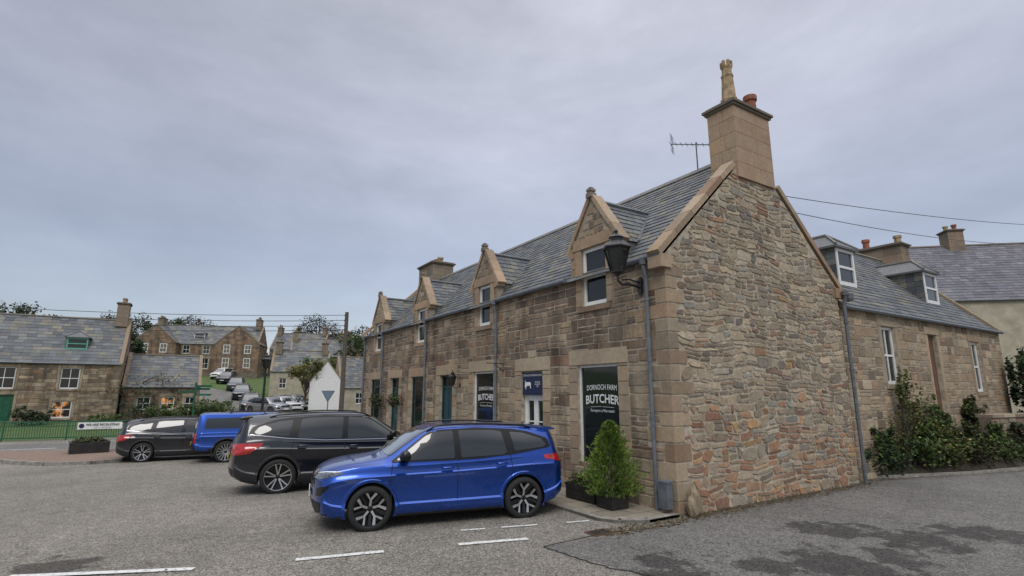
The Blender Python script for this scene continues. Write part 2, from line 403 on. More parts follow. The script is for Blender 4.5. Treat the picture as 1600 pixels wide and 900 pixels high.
sun.rotation_euler=sd.to_track_quat('Z','Y').to_euler()
sc.view_settings.view_transform='Standard'
try:sc.view_settings.look='None'
except:pass
sc.view_settings.exposure=0

# ------------------------------------------------------------ ground
def sheet(name,xs,ys,dz,mat,inside=None,kind='structure'):
    vs=[(x,y,terr(x,y)+dz) for y in ys for x in xs];n=len(xs);fs=[]
    for j in range(len(ys)-1):
        for i in range(n-1):
            if inside is None or inside((xs[i]+xs[i+1])/2,(ys[j]+ys[j+1])/2):fs.append((j*n+i,j*n+i+1,(j+1)*n+i+1,(j+1)*n+i))
    return mk(name,vs,fs,mat,kind=kind)
ysd=sorted({-300,-100,-40,*range(0,51),*range(51,112,3),112,116,120,140,180,300,600,1500})
sheet('ground',[-1500,-400,-100,-40,-20,0,20,40,100,400,1500],ysd,0,'grass')
def flat(name,poly,z,mat,kind='structure',parent=None,**k):
    return mk(name,[(a,b,z) for a,b in poly],[tuple(range(len(poly)))],mat,parent,kind=kind,**k)
V0=[(-60,-60),(-2.71,-60),(-2.71,-1.6),(-2.99,-.19),(-1.9,-.25),(.5,-.25),(.5,1),(-60,1)]
xs=[-60,-30,-10,-5,.5,9];ys=list(range(1,47))
vs=[(a,b,.004) for a,b in V0]+[(x,y,terr(x,y)+.006) for y in ys for x in xs];fs=[tuple(range(8))];n=len(xs)
for j in range(len(ys)-1):
    for i in range(n-1):
        cx,cy=(xs[i]+xs[i+1])/2,(ys[j]+ys[j+1])/2
        if (cx<.5 and cy<31) or (cx>-5 and cy>18.5):fs.append(tuple(8+q for q in (j*n+i,j*n+i+1,(j+1)*n+i+1,(j+1)*n+i)))
mk('parking_area',vs,fs,'asphalt',kind='structure')
flat('road',[(-2.705,-60),(70,-60),(70,-1.4),(12.24,-1.4),(8.7,-.4),(6.9,.4),(.505,.4),(.505,-.255),(-1.9,-.255),(-2.985,-.195),(-2.705,-1.6)],.004,'asphalt2')
hp=[(-1.5,46),(-2.3,58),(-4.2,68),(-8.5,76),(-18,82)]
vs=[];fs=[]
K=60
for k in range(K+1):
    t=46+(82-46)*k/K
    for (a,b) in zip(hp,hp[1:]):
        if a[1]<=t<=b[1]:x=a[0]+(b[0]-a[0])*(t-a[1])/(b[1]-a[1]);break
    ww=5.5
    for s in (-.5,.5):vs.append((x+s*ww,t,terr(0,t)+.05))
for k in range(K):fs.append((2*k,2*k+1,2*k+3,2*k+2))
mk('hill_road',vs,fs,'asphalt2',kind='structure')
GZ=-.42
def fg(x,y):return (CX+(x-CX)*1.19,CY+(y-CY)*1.19)
flat('side_road',[(-60,24.5),(-20,24.0),(-12.4,23.2),(-7,22.3),(-5.2,22.5),(-5.2,27.5),(-9.9,27.8),(-15.2,28.9),(-60,32)],GZ+.012,'asphalt2')
# pavement with kerb along shops
g=G();P=[(-1.35,1.6),(-1.38,.55),(-1.2,.2),(-.75,-.02),(-.02,-.02),(-.02,1.6)]
g.prism(P,lambda a,b:(a,b,-.02),lambda a,b:(a,b,terr(a,b)+.05))
yy=[1.6,*range(2,19),18.4]
for a,b in zip(yy,yy[1:]):g.add([(-1.35,a,terr(0,a)+.05),(-.02,a,terr(0,a)+.05),(-.02,b,terr(0,b)+.05),(-1.35,b,terr(0,b)+.05)],[(0,1,2,3)])
g.obj('pavement','flags',kind='structure')
g=G();Q=[(-1.35,18.4),(-1.35,1.6),(-1.38,.55),(-1.2,.2),(-.75,-.02),(-.02,-.02)]
for a,b in zip(Q,Q[1:]):
    a=Vector((*a,0));b=Vector((*b,0));d=(b-a);n=max(1,round(d.length/.9));nn=Vector((d.y,-d.x,0)).normalized()*.12
    for k in range(n):
        p=a+d*(k/n+.004);q=a+d*((k+1)/n-.004)
        g.prism([(p.x,p.y),(q.x,q.y),(q.x-nn.x,q.y-nn.y),(p.x-nn.x,p.y-nn.y)],lambda x,y:(x,y,terr(x,y)-.03),lambda x,y:(x,y,terr(x,y)+.058))
g.obj('kerb','kerb',kind='structure')
isl=[fg(a,b) for a,b in [(-18,19.6),(-16,17.4),(-12.4,17.0),(-11.2,15.2),(-10.4,14.3),(-9.3,13.9),(-8.7,14.2),(-8.4,15.4),(-8.6,17.0),(-9.6,18.1),(-11.5,18.6)]]
g=G();g.prism(isl,lambda a,b:(a,b,GZ-.02),lambda a,b:(a,b,GZ+.12));g.obj('traffic_island','setts',kind='structure')
g=G();n=len(isl)
for k in range(n):
    a=Vector((*isl[k],0));b=Vector((*isl[(k+1)%n],0));d=b-a;nn=Vector((d.y,-d.x,0)).normalized()*.12
    g.prism([(a.x,a.y),(b.x,b.y),(b.x+nn.x,b.y+nn.y),(a.x+nn.x,a.y+nn.y)],lambda x,y:(x,y,GZ-.02),lambda x,y:(x,y,GZ+.128))
g.obj('island_kerb','kerb',kind='structure')
g=G();Q=[(6.95,.3),(8.0,-.15),(8.73,-.44),(10.3,-.95),(12.24,-1.37),(16,-2.0),(22,-2.8),(30,-3.5)]
for a,b in zip(Q,Q[1:]):
    a=Vector((*a,0));b=Vector((*b,0));d=b-a;nn=Vector((-d.y,d.x,0)).normalized()*.12
    g.prism([(a.x,a.y),(b.x,b.y),(b.x+nn.x,b.y+nn.y),(a.x+nn.x,a.y+nn.y)],lambda x,y:(x,y,-.02),lambda x,y:(x,y,.07))
g.obj('garden_kerb','kerb',kind='structure')
g=G()
up2=[(6.6,.25,.1),(8.2,.25,.5),(12,.1,1.0),(17,.1,1.35),(30,.1,1.4)]
lo=[(6.6,.35,.03),(8.1,-.05,.06),(12.3,-1.25,.06),(17,-2.0,.06),(30,-3.4,.06)]
for k in range(4):g.add([lo[k],lo[k+1],up2[k+1],up2[k]],[(0,1,2,3)])
g.obj('garden_bank','soil',kind='structure')
def dash(p,q,wd):
    a=Vector((*p,0));b=Vector((*q,0));d=b-a;nn=Vector((-d.y,d.x,0)).normalized()*wd/2
    return [(a.x+nn.x,a.y+nn.y),(a.x-nn.x,a.y-nn.y),(b.x-nn.x,b.y-nn.y),(b.x+nn.x,b.y+nn.y)]
g=G()
for p,q in (((-8.9,2.15),(-7.09,1.32)),((-5.99,1.03),(-4.93,.77)),((-3.94,.53),(-2.96,.25))):
    g.add([(x,y,.014) for x,y in dash(p,q,.11)],[(0,1,2,3)])
for p,q in (((-3.57,1.18),(-3.2,1.08)),((-2.95,1.01),(-2.37,.84)),((-1.9,.7),(-1.5,.6))):
    g.add([(x,y,.014) for x,y in dash(p,q,.07)],[(0,1,2,3)])
for p,q in (((-15,20.6),(-13.4,20.5)),((-12.6,20.4),(-11.0,20.3)),((-16,19.9),(-13,19.7)),((-18,21.2),(-16,21.0))):
    g.add([(x,y,GZ+.02) for x,y in dash(fg(*p),fg(*q),.14)],[(0,1,2,3)])
g.obj('road_markings','line',kind='structure')
g=G();pts=[(-3.0,-.19)]
for k in range(1,30):
    t=k/29;pts.append((-3.0+.3*t+rng.uniform(-.03,.03)+2*max(0,t-.5)*.3,-.19-2.2*t))
for a,b in zip(pts,pts[1:]):g.add([(x,y,.010) for x,y in dash(a,b,.028)],[(0,1,2,3)])
pts=[(-3.0,-.19)]
for k in range(1,26):
    t=k/25;pts.append((-3.0+2.6*t,-.19+.1*math.sin(t*4)+rng.uniform(-.015,.015)-.1*t))
for a,b in zip(pts,pts[1:]):g.add([(x,y,.010) for x,y in dash(a,b,.02)],[(0,1,2,3)])
g.obj('tar_seam','tar',kind='structure')
g=G()
for k in range(3600):
    t=rng.random()
    if t<.65:x=rng.uniform(.1,7);y=-abs(rng.gauss(0,.18))+(0 if x<6.5 else .3)-.03
    elif t<.8:x=rng.uniform(6.8,14);y=-.44-(x-8.7)*.27-abs(rng.gauss(0,.12))
    else:x=rng.uniform(-1.9,.2);y=rng.gauss(-.15,.12)
    s=rng.uniform(.006,.024);a=rng.uniform(0,6.3);z=.012+rng.uniform(0,.006)
    c=rng.choice([(.05,.035,.02),(.12,.07,.03),(.06,.07,.02),(.16,.10,.04)])
    g.add([(x+s*math.cos(a+q*1.57),y+s*math.sin(a+q*1.57),z+rng.uniform(0,.008)) for q in range(4)],[(0,1,2,3)],c)
for k in range(420):
    x=rng.uniform(-10,3);y=rng.uniform(-3,4.5);s=rng.uniform(.01,.022);a=rng.uniform(0,6.3)
    g.add([(x+s*math.cos(a+q*1.57),y+s*math.sin(a+q*1.57),.014+rng.uniform(0,.01)) for q in range(4)],[(0,1,2,3)],rng.choice([(.14,.08,.03),(.07,.045,.02)]))
g.obj('leaf_litter','leaf',usecol=True,kind='stuff',label='scattered fallen leaves and moss on the road',cat='leaves')
mc=empty('manhole_cover','small rusty iron manhole cover set in the asphalt','manhole cover',(-1.85,-.05,.012))
g=G();g.box((-.2,-.14,-.004),(.2,.14,.006));g.obj('frame','brown',mc)
g=G()
for k in range(6):g.box((-.17+k*.058,-.11,.006),(-.17+k*.058+.04,.11,.011))
g.obj('lid','planter',mc)

# ------------------------------------------------------------ MAIN BUILDING
EAV=4.65;RID=7.55;LEN=18.3
DARK=[(4,(.225,.165,.118)),(3,(.27,.20,.14)),(2,(.175,.135,.105)),(2,(.31,.235,.16)),(1,(.27,.17,.115))]
BUFF=[(3,(.37,.295,.205)),(2,(.32,.25,.175)),(1,(.41,.32,.22)),(1,(.34,.24,.16))]
TAN=[(3,(.33,.235,.16)),(2,(.29,.205,.14)),(1,(.36,.27,.18))]
GAB=[(4,(.32,.26,.185)),(3,(.37,.305,.22)),(2,(.25,.205,.155)),(2,(.41,.34,.245)),(1,(.29,.195,.135)),(.9,(.19,.16,.13)),(1,(.29,.265,.22))]
GLOW=[(3,(.36,.215,.13)),(2,(.30,.17,.11)),(3,(.36,.28,.20)),(1,(.42,.265,.14)),(1,(.26,.165,.115)),(2,(.30,.25,.19))]
H=empty('stone_shop_row','long brown sandstone shop row with slate roof and gabled dormers','building',(0,0,0))
FF=Frame((0,LEN,0),(0,-1,0))
FU=lambda y:LEN-y
ops=[];gr=[('w',1.36,2.62,.55,2.66),('d',3.94,4.87,.06,2.60),('w',6.28,7.45,.6,2.66),('e',8.85,9.82,.06,2.63),('w2',11.15,12.32,.6,2.63),('e',13.62,14.6,.06,2.63),('w2',15.85,17.1,.6,2.62)]
for t,a,b,lo,hi in gr:ops.append((FU(b),FU(a),lo,hi))
dor=[(2.0,.40,3.95,5.25),(6.85,.36,4.0,5.2),(11.6,.38,3.87,5.12),(16.4,.40,3.86,5.1)]
for c,hw,lo,hi in dor:ops.append((FU(c+hw),FU(c-hw),lo,hi))
g=G();backing(g,FF,LEN,EAV,[o if o[3]<EAV else (o[0],o[1],o[2],EAV+.0001) for o in ops],depth=.2)
g.add([(0,0,-.7),(0,LEN,-.7),(0,LEN,0),(0,0,0)],[(0,1,2,3)])
FG=Frame((0,0,0),(1,0,0))
g.add([(0,0,0),(6.2,0,0),(6.2,0,EAV),(3.1,0,RID),(0,0,EAV)],[(0,1,2,3,4)])
g.add([(0,LEN,-.7),(6.2,LEN,-.7),(6.2,LEN,EAV),(3.1,LEN,RID),(0,LEN,EAV)],[(4,3,2,1,0)])
g.add([(6.2,0,-.7),(6.2,LEN,-.7),(6.2,LEN,EAV),(6.2,0,EAV)],[(0,1,2,3)])
g.obj('wall_core','mortar',H)
g=G();gd=G();res=[]
for (t,a,b,lo,hi),o in zip(gr,ops):
    m=.30;res.append((o[0]-m,o[1]+m,lo,hi+.34))
    v=lo;k=0
    while v<hi-.05:
        h=min(rng.uniform(.26,.34),hi-v)
        block(gd,FF,o[0]-.30,o[0],v,v+h,pick(BUFF),.020,gap=.005,jit=.003);block(gd,FF,o[1],o[1]+.30,v,v+h,pick(BUFF),.020,gap=.005,jit=.003);v+=h;k+=1
    block(gd,FF,o[0]-.30,o[1]+.30,hi,hi+.34,pick(BUFF),.022,gap=.005)
    if lo>.3:block(gd,FF,o[0]-.12,o[1]+.12,lo-.16,lo,pick(BUFF),.06,gap=.003);
for (c,hw,lo,hi) in dor:
    o=(FU(c+hw),FU(c-hw))
    res.append((o[0]-.2,o[1]+.2,lo-.14,EAV+1))
    ashlar_strip(gd,FF,o[0]-.2,o[0],lo,EAV,.42,TAN,.022);ashlar_strip(gd,FF,o[1],o[1]+.2,lo,EAV,.42,TAN,.022)
    block(gd,FF,o[0]-.14,o[1]+.14,lo-.14,lo,pick(TAN),.05,gap=.003)
v=0.02;k=0
qz=[]
while v<EAV-.05:
    h=min(rng.uniform(.20,.33),EAV-v);l1,l2=((.56,.26),(.28,.50))[k%2];l1*=rng.uniform(.85,1.15);l2*=rng.uniform(.8,1.15)
    cq=pick(BUFF if k%3 else TAN,.72,1.05)
    block(gd,FF,LEN-l1,LEN+.014,v,v+h,cq,.014,gap=.006,jit=.004)
    block(gd,FG,-.014,l2,v,v+h,cq,.014,gap=.006,jit=.004)
    qz.append((v,v+h,l1,l2));res.append((LEN-l1,LEN+1,v,v+h));v+=h;k+=1
def fpal(u,v):
    if v<2.75:
        return BUFF if (rng.random()<(.75 if u>9 else .5)) else DARK
    return DARK if rng.random()<.88 else BUFF
stonework(g,FF,LEN,EAV,res,None,rows=(.13,.30),widths=(.22,.68),rough=False,split=.45,palf=fpal,wob=.010,d=.016,gap=.008,jit=.009)
stonework(g,Frame((0,LEN,-.6),(0,-1,0)),LEN,.6,[],BUFF,rows=(.2,.3),widths=(.3,.7),rough=False,d=.016,wob=0)
g.obj('facade_stonework','stone',H,usecol=True)
gd.obj('dressed_stone_surround','ashlar',H,usecol=True)
g=G()
vm=lambda u:(EAV+(RID-EAV)*u/3.1 if u<3.1 else EAV+(RID-EAV)*(6.2-u)/3.1)-.02
gres=[(-1,l2,a,b) for a,b,l1,l2 in qz]
def gpal(u,v):return GLOW if rng.random()<(.70 if v<1.4 else .32 if v<2.3 else .06) else GAB
stonework(g,FG,6.2,RID,gres,None,rows=(.08,.26),widths=(.12,.5),vmax=vm,split=.62,palf=gpal,wob=.06,d=.019,jit=.028,gap=.009)
g.obj('gable_stonework','stone2',H,usecol=True)
bo=empty('corner_stone','rough sandstone boulder guarding the building corner','boulder',(.22,-.15,0))
bm=bmesh.new();bmesh.ops.create_icosphere(bm,subdivisions=3,radius=1)
for v in bm.verts:
    k=1+.18*math.sin(v.co.x*5+v.co.z*3)+.1*math.sin(v.co.y*9+2);v.co=Vector((v.co.x*.14*k,v.co.y*.10*k,max(-.0,.22+v.co.z*.24*k)))
mk('stone',[v.co for v in bm.verts],[[q.index for q in f.verts] for f in bm.faces],'ashlar',bo,cols=[(.27,.22,.15)]*len(bm.verts));bm.free()
sl=math.hypot(3.1,RID-EAV)
up=Vector((3.1,0,RID-EAV)).normalized();
g=G();FR=Frame((-.10,LEN+.05,EAV-.09),(0,-1,0),up,(-up.z,0,up.x))
slates(g,FR,lambda v:0,lambda v:LEN-.22,sl+.13,row=.185,w=.27)
FB=Frame((6.3,0.22,EAV-.09),(0,1,0),(-up.x,0,up.z),(up.z,0,up.x))
slates(g,FB,lambda v:0,lambda v:LEN-.2,sl+.13,row=.3,w=.5)
roof=g.obj('roof','slate',H,usecol=True)
g=G();g.add([(-.05,.1,EAV-.06),(-.05,LEN,EAV-.06),(3.1,LEN,RID),(3.1,.1,RID)],[(0,1,2,3)]);g.add([(6.25,.1,EAV-.06),(6.25,LEN,EAV-.06),(3.1,LEN,RID),(3.1,.1,RID)],[(3,2,1,0)])
g.obj('roof_board','lead',roof)
g=G();n=40
for k in range(n):
    a=.7+(LEN-.7)*k/n;b=.7+(LEN-.7)*(k+1)/n-.01
    g.add([(3.1-.13,a,RID-.07),(3.1-.13,b,RID-.07),(3.1,b,RID+.07),(3.1,a,RID+.07),(3.1+.13,b,RID-.07),(3.1+.13,a,RID-.07)],[(0,1,2,3),(3,2,4,5)],pick([(1,(.16,.15,.14))]))
g.obj('ridge_tiles','slate',roof,usecol=True)
CP=[(2,(.36,.265,.18)),(2,(.32,.235,.16)),(1,(.30,.20,.135))]
def skew(x0,z0,x1,z1,y0,y1,th,n,pal,kn=None):
    g=G();a=Vector((x0,0,z0));b=Vector((x1,0,z1));d=(b-a);nn=Vector((-d.z,0,d.x)).normalized()
    if nn.z<0:nn=-nn
    for k in range(n):
        p=a+d*(k/n+.002);q=a+d*((k+1)/n-.002);c=pick(pal);vs=[]
        for y in (y0,y1):
            for s in (p,q,q+nn*th,p+nn*th):vs.append((s.x,y,s.z))
        g.add(vs,[(0,1,2,3),(7,6,5,4),(0,4,5,1),(1,5,6,2),(2,6,7,3),(3,7,4,0)],c)
    if kn:g.box(*kn,pick(pal))
    g.obj('gable_coping','ashlar',roof,usecol=True)
skew(-.15,EAV-.05,2.42,7.0,-.045,.26,.12,5,CP,((-.17,-.055,EAV-.27),(.12,.27,EAV-.02)));skew(6.35,EAV-.05,3.97,6.80,-.045,.26,.12,6,CP,((6.08,-.055,EAV-.27),(6.38,.27,EAV-.02)))
skew(-.17,EAV-.05,3.1,RID+.02,LEN-.05,LEN+.2,.12,6,CP);skew(6.37,EAV-.05,3.1,RID+.02,LEN-.05,LEN+.2,.12,6,CP)
def chimney(parent,x0,x1,y0,y1,z0,z1,pots,pal=TAN,course=.36,cap=(.10,.10),mat='ashlar',name='chimney'):
    g=G();z=z0;k=0
    while z<z1-.02:
        h=min(course,z1-z)
        for (F,L) in ((Frame((x0,y0,z),(1,0,0)),x1-x0),(Frame((x0,y1,z),(0,-1,0)),y1-y0),(Frame((x1,y1,z),(-1,0,0)),x1-x0),(Frame((x1,y0,z),(0,1,0)),y1-y0)):
            q=L*(.45 if k%2 else .6);block(g,F,0,q,0,h,pick(pal,.93,1.05),.006,gap=.0015,ch=.003);block(g,F,q,L,0,h,pick(pal,.93,1.05),.006,gap=.0015,ch=.003)
        z+=h;k+=1
    g.box((x0+.01,y0+.01,z0),(x1-.01,y1-.01,z1),(.2,.15,.1))
    c=(.15,.125,.10)
    g.box((x0-.045,y0-.045,z1),(x1+.045,y1+.045,z1+cap[0]*.6),c);g.box((x0-cap[1],y0-cap[1],z1+cap[0]*.6),(x1+cap[1],y1+cap[1],z1+cap[0]*1.2),c)
    g.box((x0-.02,y0-.02,z1+cap[0]*1.2),(x1+.02,y1+.02,z1+cap[0]*1.7),(.2,.18,.14))
    o=g.obj(name,mat,parent,usecol=True);zt=z1+cap[0]*1.7
    for (px,py,kind,h) in pots:
        g=G()
        if kind=='tall':
            g.lathe([(.21,0),(.21,.06),(.19,.08),(.185,.20),(.195,.22),(.195,.25),(.165,.27),(.13,h*.66),(.145,h*.68),(.145,h*.71),(.118,h*.73),(.112,h*.84),(.125,h*.86),(.13,h*.9),(.09,h*.9)],(px,py,zt-.03),8)
            for k in range(6):
                t=k*math.pi/3;g.box((px+.10*math.cos(t)-.03,py+.10*math.sin(t)-.03,zt+h*.86),(px+.10*math.cos(t)+.03,py+.10*math.sin(t)+.03,zt+h-.02))
            g.obj('chimney_pot','buffclay',o)
        else:
            g.lathe([(.13,0),(.12,h*.7),(.155,h*.74),(.155,h),(.11,h),(.11,h*.6)],(px,py,zt-.03),12);g.obj('chimney_pot',kind,o)
    return o
chimney(H,2.50,3.86,-.05,.64,6.75,8.48,[(2.88,.28,'tall',1.24),(3.50,.14,'terracotta',.46)],pal=[(1,(.34,.245,.165))],cap=(.10,.085))
chimney(H,2.6,3.7,16.6,18.3,7.0,8.25,[(3.15,16.95,'buffclay',.3),(3.15,17.35,'terracotta',.28),(3.15,17.75,'buffclay',.3),(3.15,18.1,'terracotta',.25)],pal=[(1,(.20,.17,.13)),(1,(.25,.2,.15))])
ae=empty('television_aerial','thin metal television aerial on a pole at the roof ridge','aerial',(3.1,1.45,7.5))
g=G();g.tube([(0,0,0),(0,0,.85)],.018,6);g.obj('mast','grey',ae)
g=G();g.tube([(.25,-.35,.70),(-.3,.55,.95)],.014,5)
for k in range(9):
    t=k/8;c=Vector((.25,-.35,.70)).lerp(Vector((-.3,.55,.95)),t);l=.16+.06*t;e=Vector((.5,.3,.1)).normalized()*l
    g.tube([c-e,c+e],.007,4)
for s in (-1,1):
    for k in range(4):
        c=Vector((-.28,.52,.94+s*(.05+.06*k)));e=Vector((.5,.3,.1)).normalized()*.28;g.tube([c-e,c+e],.006,4)
g.tube([(-.28,.52,.68),(-.28,.52,1.2)],.008,4);g.obj('antenna','grey',ae)
for di,(c,hw,lo,hi) in enumerate(dor):
    W=hw+.36;zk=5.30 if di==0 else 5.22;za=zk+W*1.42
    g=G()
    for poly in ([(FU(c+W),EAV),(FU(c+hw),EAV),(FU(c+hw),hi),(FU(c+W),hi)],[(FU(c-hw),EAV),(FU(c-W),EAV),(FU(c-W),hi),(FU(c-hw),hi)],[(FU(c+W),hi),(FU(c-W),hi),(FU(c),za)]):
        g.add([FF(*p,.0) for p in poly]+[FF(*p,-.22) for p in poly],[tuple(range(len(poly))),tuple(range(len(poly),2*len(poly)))[::-1]]+[(k,(k+1)%len(poly),len(poly)+(k+1)%len(poly),len(poly)+k) for k in range(len(poly))],(.3,.26,.2))
    o=(FU(c+hw),FU(c-hw))
    stonework(g,FF,FU(c-W),zk,[(-9,FU(c+W),0,99),(o[0]-.2,o[1]+.2,EAV,hi+.3)],DARK,rows=(.17,.22),widths=(.14,.3),rough=False,v_start=EAV,split=0,d=.012,wob=0)
    block(g,FF,o[0]-.2,o[0]-.0,EAV,hi,pick(TAN),.022,gap=.003);block(g,FF,o[1],o[1]+.2,EAV,hi,pick(TAN),.022,gap=.003)
    block(g,FF,o[0]-.28,o[1]+.28,hi,hi+.28,pick(TAN),.026,gap=.003)
    vmx=lambda u,c=c,W=W,zk=zk,za=za:zk+(za-zk)*(1-abs(u-FU(c))/W)-.04
    stonework(g,FF,FU(c-W),za-.1,[(-9,FU(c+W),0,99)],DARK+BUFF,rows=(.14,.2),widths=(.15,.3),rough=False,v_start=hi+.28,vmax=vmx,split=0,d=.012,wob=0)
    dm=g.obj('dormer','ashlar',H,usecol=True)
    g=G()
    for s in (-1,1):
        a=Vector((0,FU(c)+s*(W+.08),zk-.10));b=Vector((0,FU(c),za+.02));d=b-a;nn=Vector((0,-d.z,d.y)).normalized()
        if nn.z<0:nn=-nn
        for k in range(3):
            p=a+d*(k/3+.003);q=a+d*((k+1)/3-.001);vs=[]
            for dd in (.04,-.24):
                for r in (p,q,q+nn*.095,p+nn*.095):vs.append(FF(r.y,r.z,dd))
            g.add(vs,[(0,1,2,3),(7,6,5,4),(0,4,5,1),(1,5,6,2),(2,6,7,3),(3,7,4,0)],pick(CP))
        P=[(FU(c)+s*(W-.10),zk-.20),(FU(c)+s*(W+.08),zk-.15),(FU(c)+s*(W+.10),zk-.02),(FU(c)+s*(W-.08),zk+.05)]
        g.prism(P,lambda u,v:FF(u,v,.038),lambda u,v:FF(u,v,-.22),pick(CP))
    g.obj('coping','ashlar',dm,usecol=True)
    g=G();u=FU(c);z=za+.05
    for (r,h0,h1) in ((.09,-.04,.07),(.065,.07,.11),(.08,.11,.17),(.045,.17,.21)):
        P=[(u-r,z+h0),(u+r,z+h0),(u+r*.85,z+h1),(u-r*.85,z+h1)];g.prism(P,lambda a,b:FF(a,b,.0+r),lambda a,b:FF(a,b,-r),(.19,.165,.13))
    g.obj('finial','ashlar',dm,usecol=True)
    zr=za-.06;xr=(zr-EAV)/(RID-EAV)*3.1
    zb=zk-.05;xb=(zb-EAV)/(RID-EAV)*3.1
    g=G()
    for s in (-1,1):
        Fd=Frame((.2,c+s*W,zb),(1,0,0),(0,-s*W,zr-zb),(0,s*(zr-zb),W))
        Hh=math.hypot(W,zr-zb)
        slates(g,Fd,lambda v:0,lambda v:(xb-.2)+(xr-xb)*v/Hh+.02,Hh,row=.17,w=.25)
        g.add([(.2,c+s*W,zb),(xb,c+s*W,zb),(xr,c,zr),(.2,c,zr)],[(0,1,2,3)],(.1,.1,.1))
        g.add([(.2,c+s*(W-.02),EAV),(.2,c+s*(W-.02),zb),(xb,c+s*(W-.02),zb)],[(0,1,2)],(.13,.12,.11))
    g.obj('dormer_roof','slate',dm,usecol=True)
    g=G();g.tube([(.2,c,zr+.02),(xr+.08,c,zr+.02)],.055,6);g.tube([(xb,c-W,zb+.02),(xr+.05,c,zr)],.05,5);g.tube([(xb,c+W,zb+.02),(xr+.05,c,zr)],.05,5)
    g.obj('dormer_ridge','lead',dm)
    window(dm,FF,o[0],o[1],lo,hi,inset=.06,fr=.075,rails=(.5,),fname='sash_window')
def shopwin(a,b,lo,hi,withtext,frame='white'):
    u0,u1=FU(b),FU(a)
    wo=window(H,FF,u0,u1,lo,hi,inset=.05,fr=.045,glass='shopglass',frame=frame,rails=(),fname='shop_window')
    if withtext:
        k=(b-a)/1.26;cu=(u0+u1)/2+.04
        for nm,it in (('shop_name_lettering',('DORNOCH FARM',.155*k,FF,(cu,hi-.47),dict(d=-.075,bend=.10,weight=.001,width=.92*k))),('butcher_lettering',('BUTCHER',.25*k,FF,(cu,hi-.71),dict(d=-.075,bend=.15,weight=.005,width=1.02*k))),('slogan_lettering',('Purveyors of fine meats',.088*k,FF,(cu,hi-.95),dict(d=-.075,shear=.35,width=.74*k)))):lettering(nm,wo,[it],'white')
        gg=G();
        for s in (-1,1):gg.add([FF(cu+s*.02,hi-.862,-.075),FF(cu+s*.36,hi-.875,-.075),FF(cu+s*.36,hi-.881,-.075),FF(cu+s*.02,hi-.868,-.075)],[(0,1,2,3)])
        gg.obj('flourish','white',wo)
    return wo
shopwin(1.36,2.62,.55,2.66,True);shopwin(6.28,7.45,.6,2.66,True)
shopwin(11.15,12.32,.6,2.63,False,'teal');shopwin(15.85,17.1,.6,2.62,False,'teal')
def door(a,b,lo,hi,mat,white=False):
    u0,u1=FU(b),FU(a);g=G()
    bx=lambda p,q,l,h,d0,d1,i=0:g.prism([(p,l),(q,l),(q,h),(p,h)],lambda x,y:FF(x,y,d0),lambda x,y:FF(x,y,d1),i=i)
    top=hi-.62 if white else hi-.4
    bx(u0,u0+.05,lo,hi,-.17,-.10);bx(u1-.05,u1,lo,hi,-.17,-.10);bx(u0+.05,u1-.05,top,top+.05,-.17,-.102);bx(u0+.05,u1-.05,hi-.05,hi,-.17,-.102)
    m=(u0+u1)/2
    if white:
        for (p,q) in ((u0+.05,m-.004),(m+.004,u1-.05)):
            bx(p,p+.08,lo,top,-.16,-.12);bx(q-.08,q,lo,top,-.16,-.12);bx(p+.08,q-.08,lo,lo+.75,-.16,-.125);bx(p+.08,q-.08,top-.1,top,-.16,-.125)
            bx(p+.08,q-.08,lo+1.3,lo+1.33,-.16,-.13)
    else:
        bx(u0+.05,u1-.05,lo,top,-.165,-.14)
        for (p,q) in ((u0+.13,m-.05),(m+.05,u1-.13)):
            for (l,h) in ((lo+.2,lo+.85),(lo+1.0,top-.12)):
                bx(p,q,l,h,-.14,-.13);
    o=g.obj('door',mat,H)
    gg=G();gg.add([FF(u0+.02,lo,-.155),FF(u1-.02,lo,-.155),FF(u1-.02,hi-.02,-.155),FF(u0+.02,hi-.02,-.155)],[(0,1,2,3)]);gg.obj('glass_pane','shopglass',o)
    gg=G();gg.tube([FF(m+.1,lo+1.0,-.12),FF(m+.1,lo+1.0,-.08),FF(m+.1,lo+1.12,-.08),FF(m+.1,lo+1.12,-.12)],.01,6);gg.obj('handle','chrome',o)
    return o
dr=door(3.94,4.87,.06,2.60,'white',True)
g=G();u0,u1=FU(4.87),FU(3.94);g.prism([(u0+.03,2.02),(u1-.03,2.02),(u1-.03,2.57),(u0+.03,2.57)],lambda a,b:FF(a,b,-.098),lambda a,b:FF(a,b,-.02));sg=g.obj('shop_sign','navy',dr)
lettering('sign_lettering',sg,[('DORNOCH FARM BUTCHER',.068,FF,((u0+u1)/2,2.50),dict(d=-.016,width=.80)),('BURGERS\nSAUSAGES\nPIES',.052,FF,(u1-.25,2.28),dict(d=-.016))],'white')
g=G()
cw=[(0,.04),(.02,.16),(.0,.2),(.03,.19),(.05,.16),(.22,.16),(.25,.14),(.25,.02),(.22,.02),(.215,.08),(.07,.07),(.06,0),(.035,0),(.03,.06)]
g.add([FF(u0+.12+a*1.1,2.16+b*1.1,-.016) for a,b in cw],[tuple(range(len(cw)))]);g.obj('cow_emblem','white',sg)
door(8.85,9.82,.06,2.63,'teal');door(13.62,14.6,.06,2.63,'teal')
segs=[(LEN,17.2),(15.65,12.4),(10.85,7.65),(6.1,2.85),(1.2,-.02)]
for a,b in segs:
    g=G();g.tube([(-.12,a,EAV-.03),(-.12,b,EAV-.03)],.058,8);g.obj('gutter','grey',H)
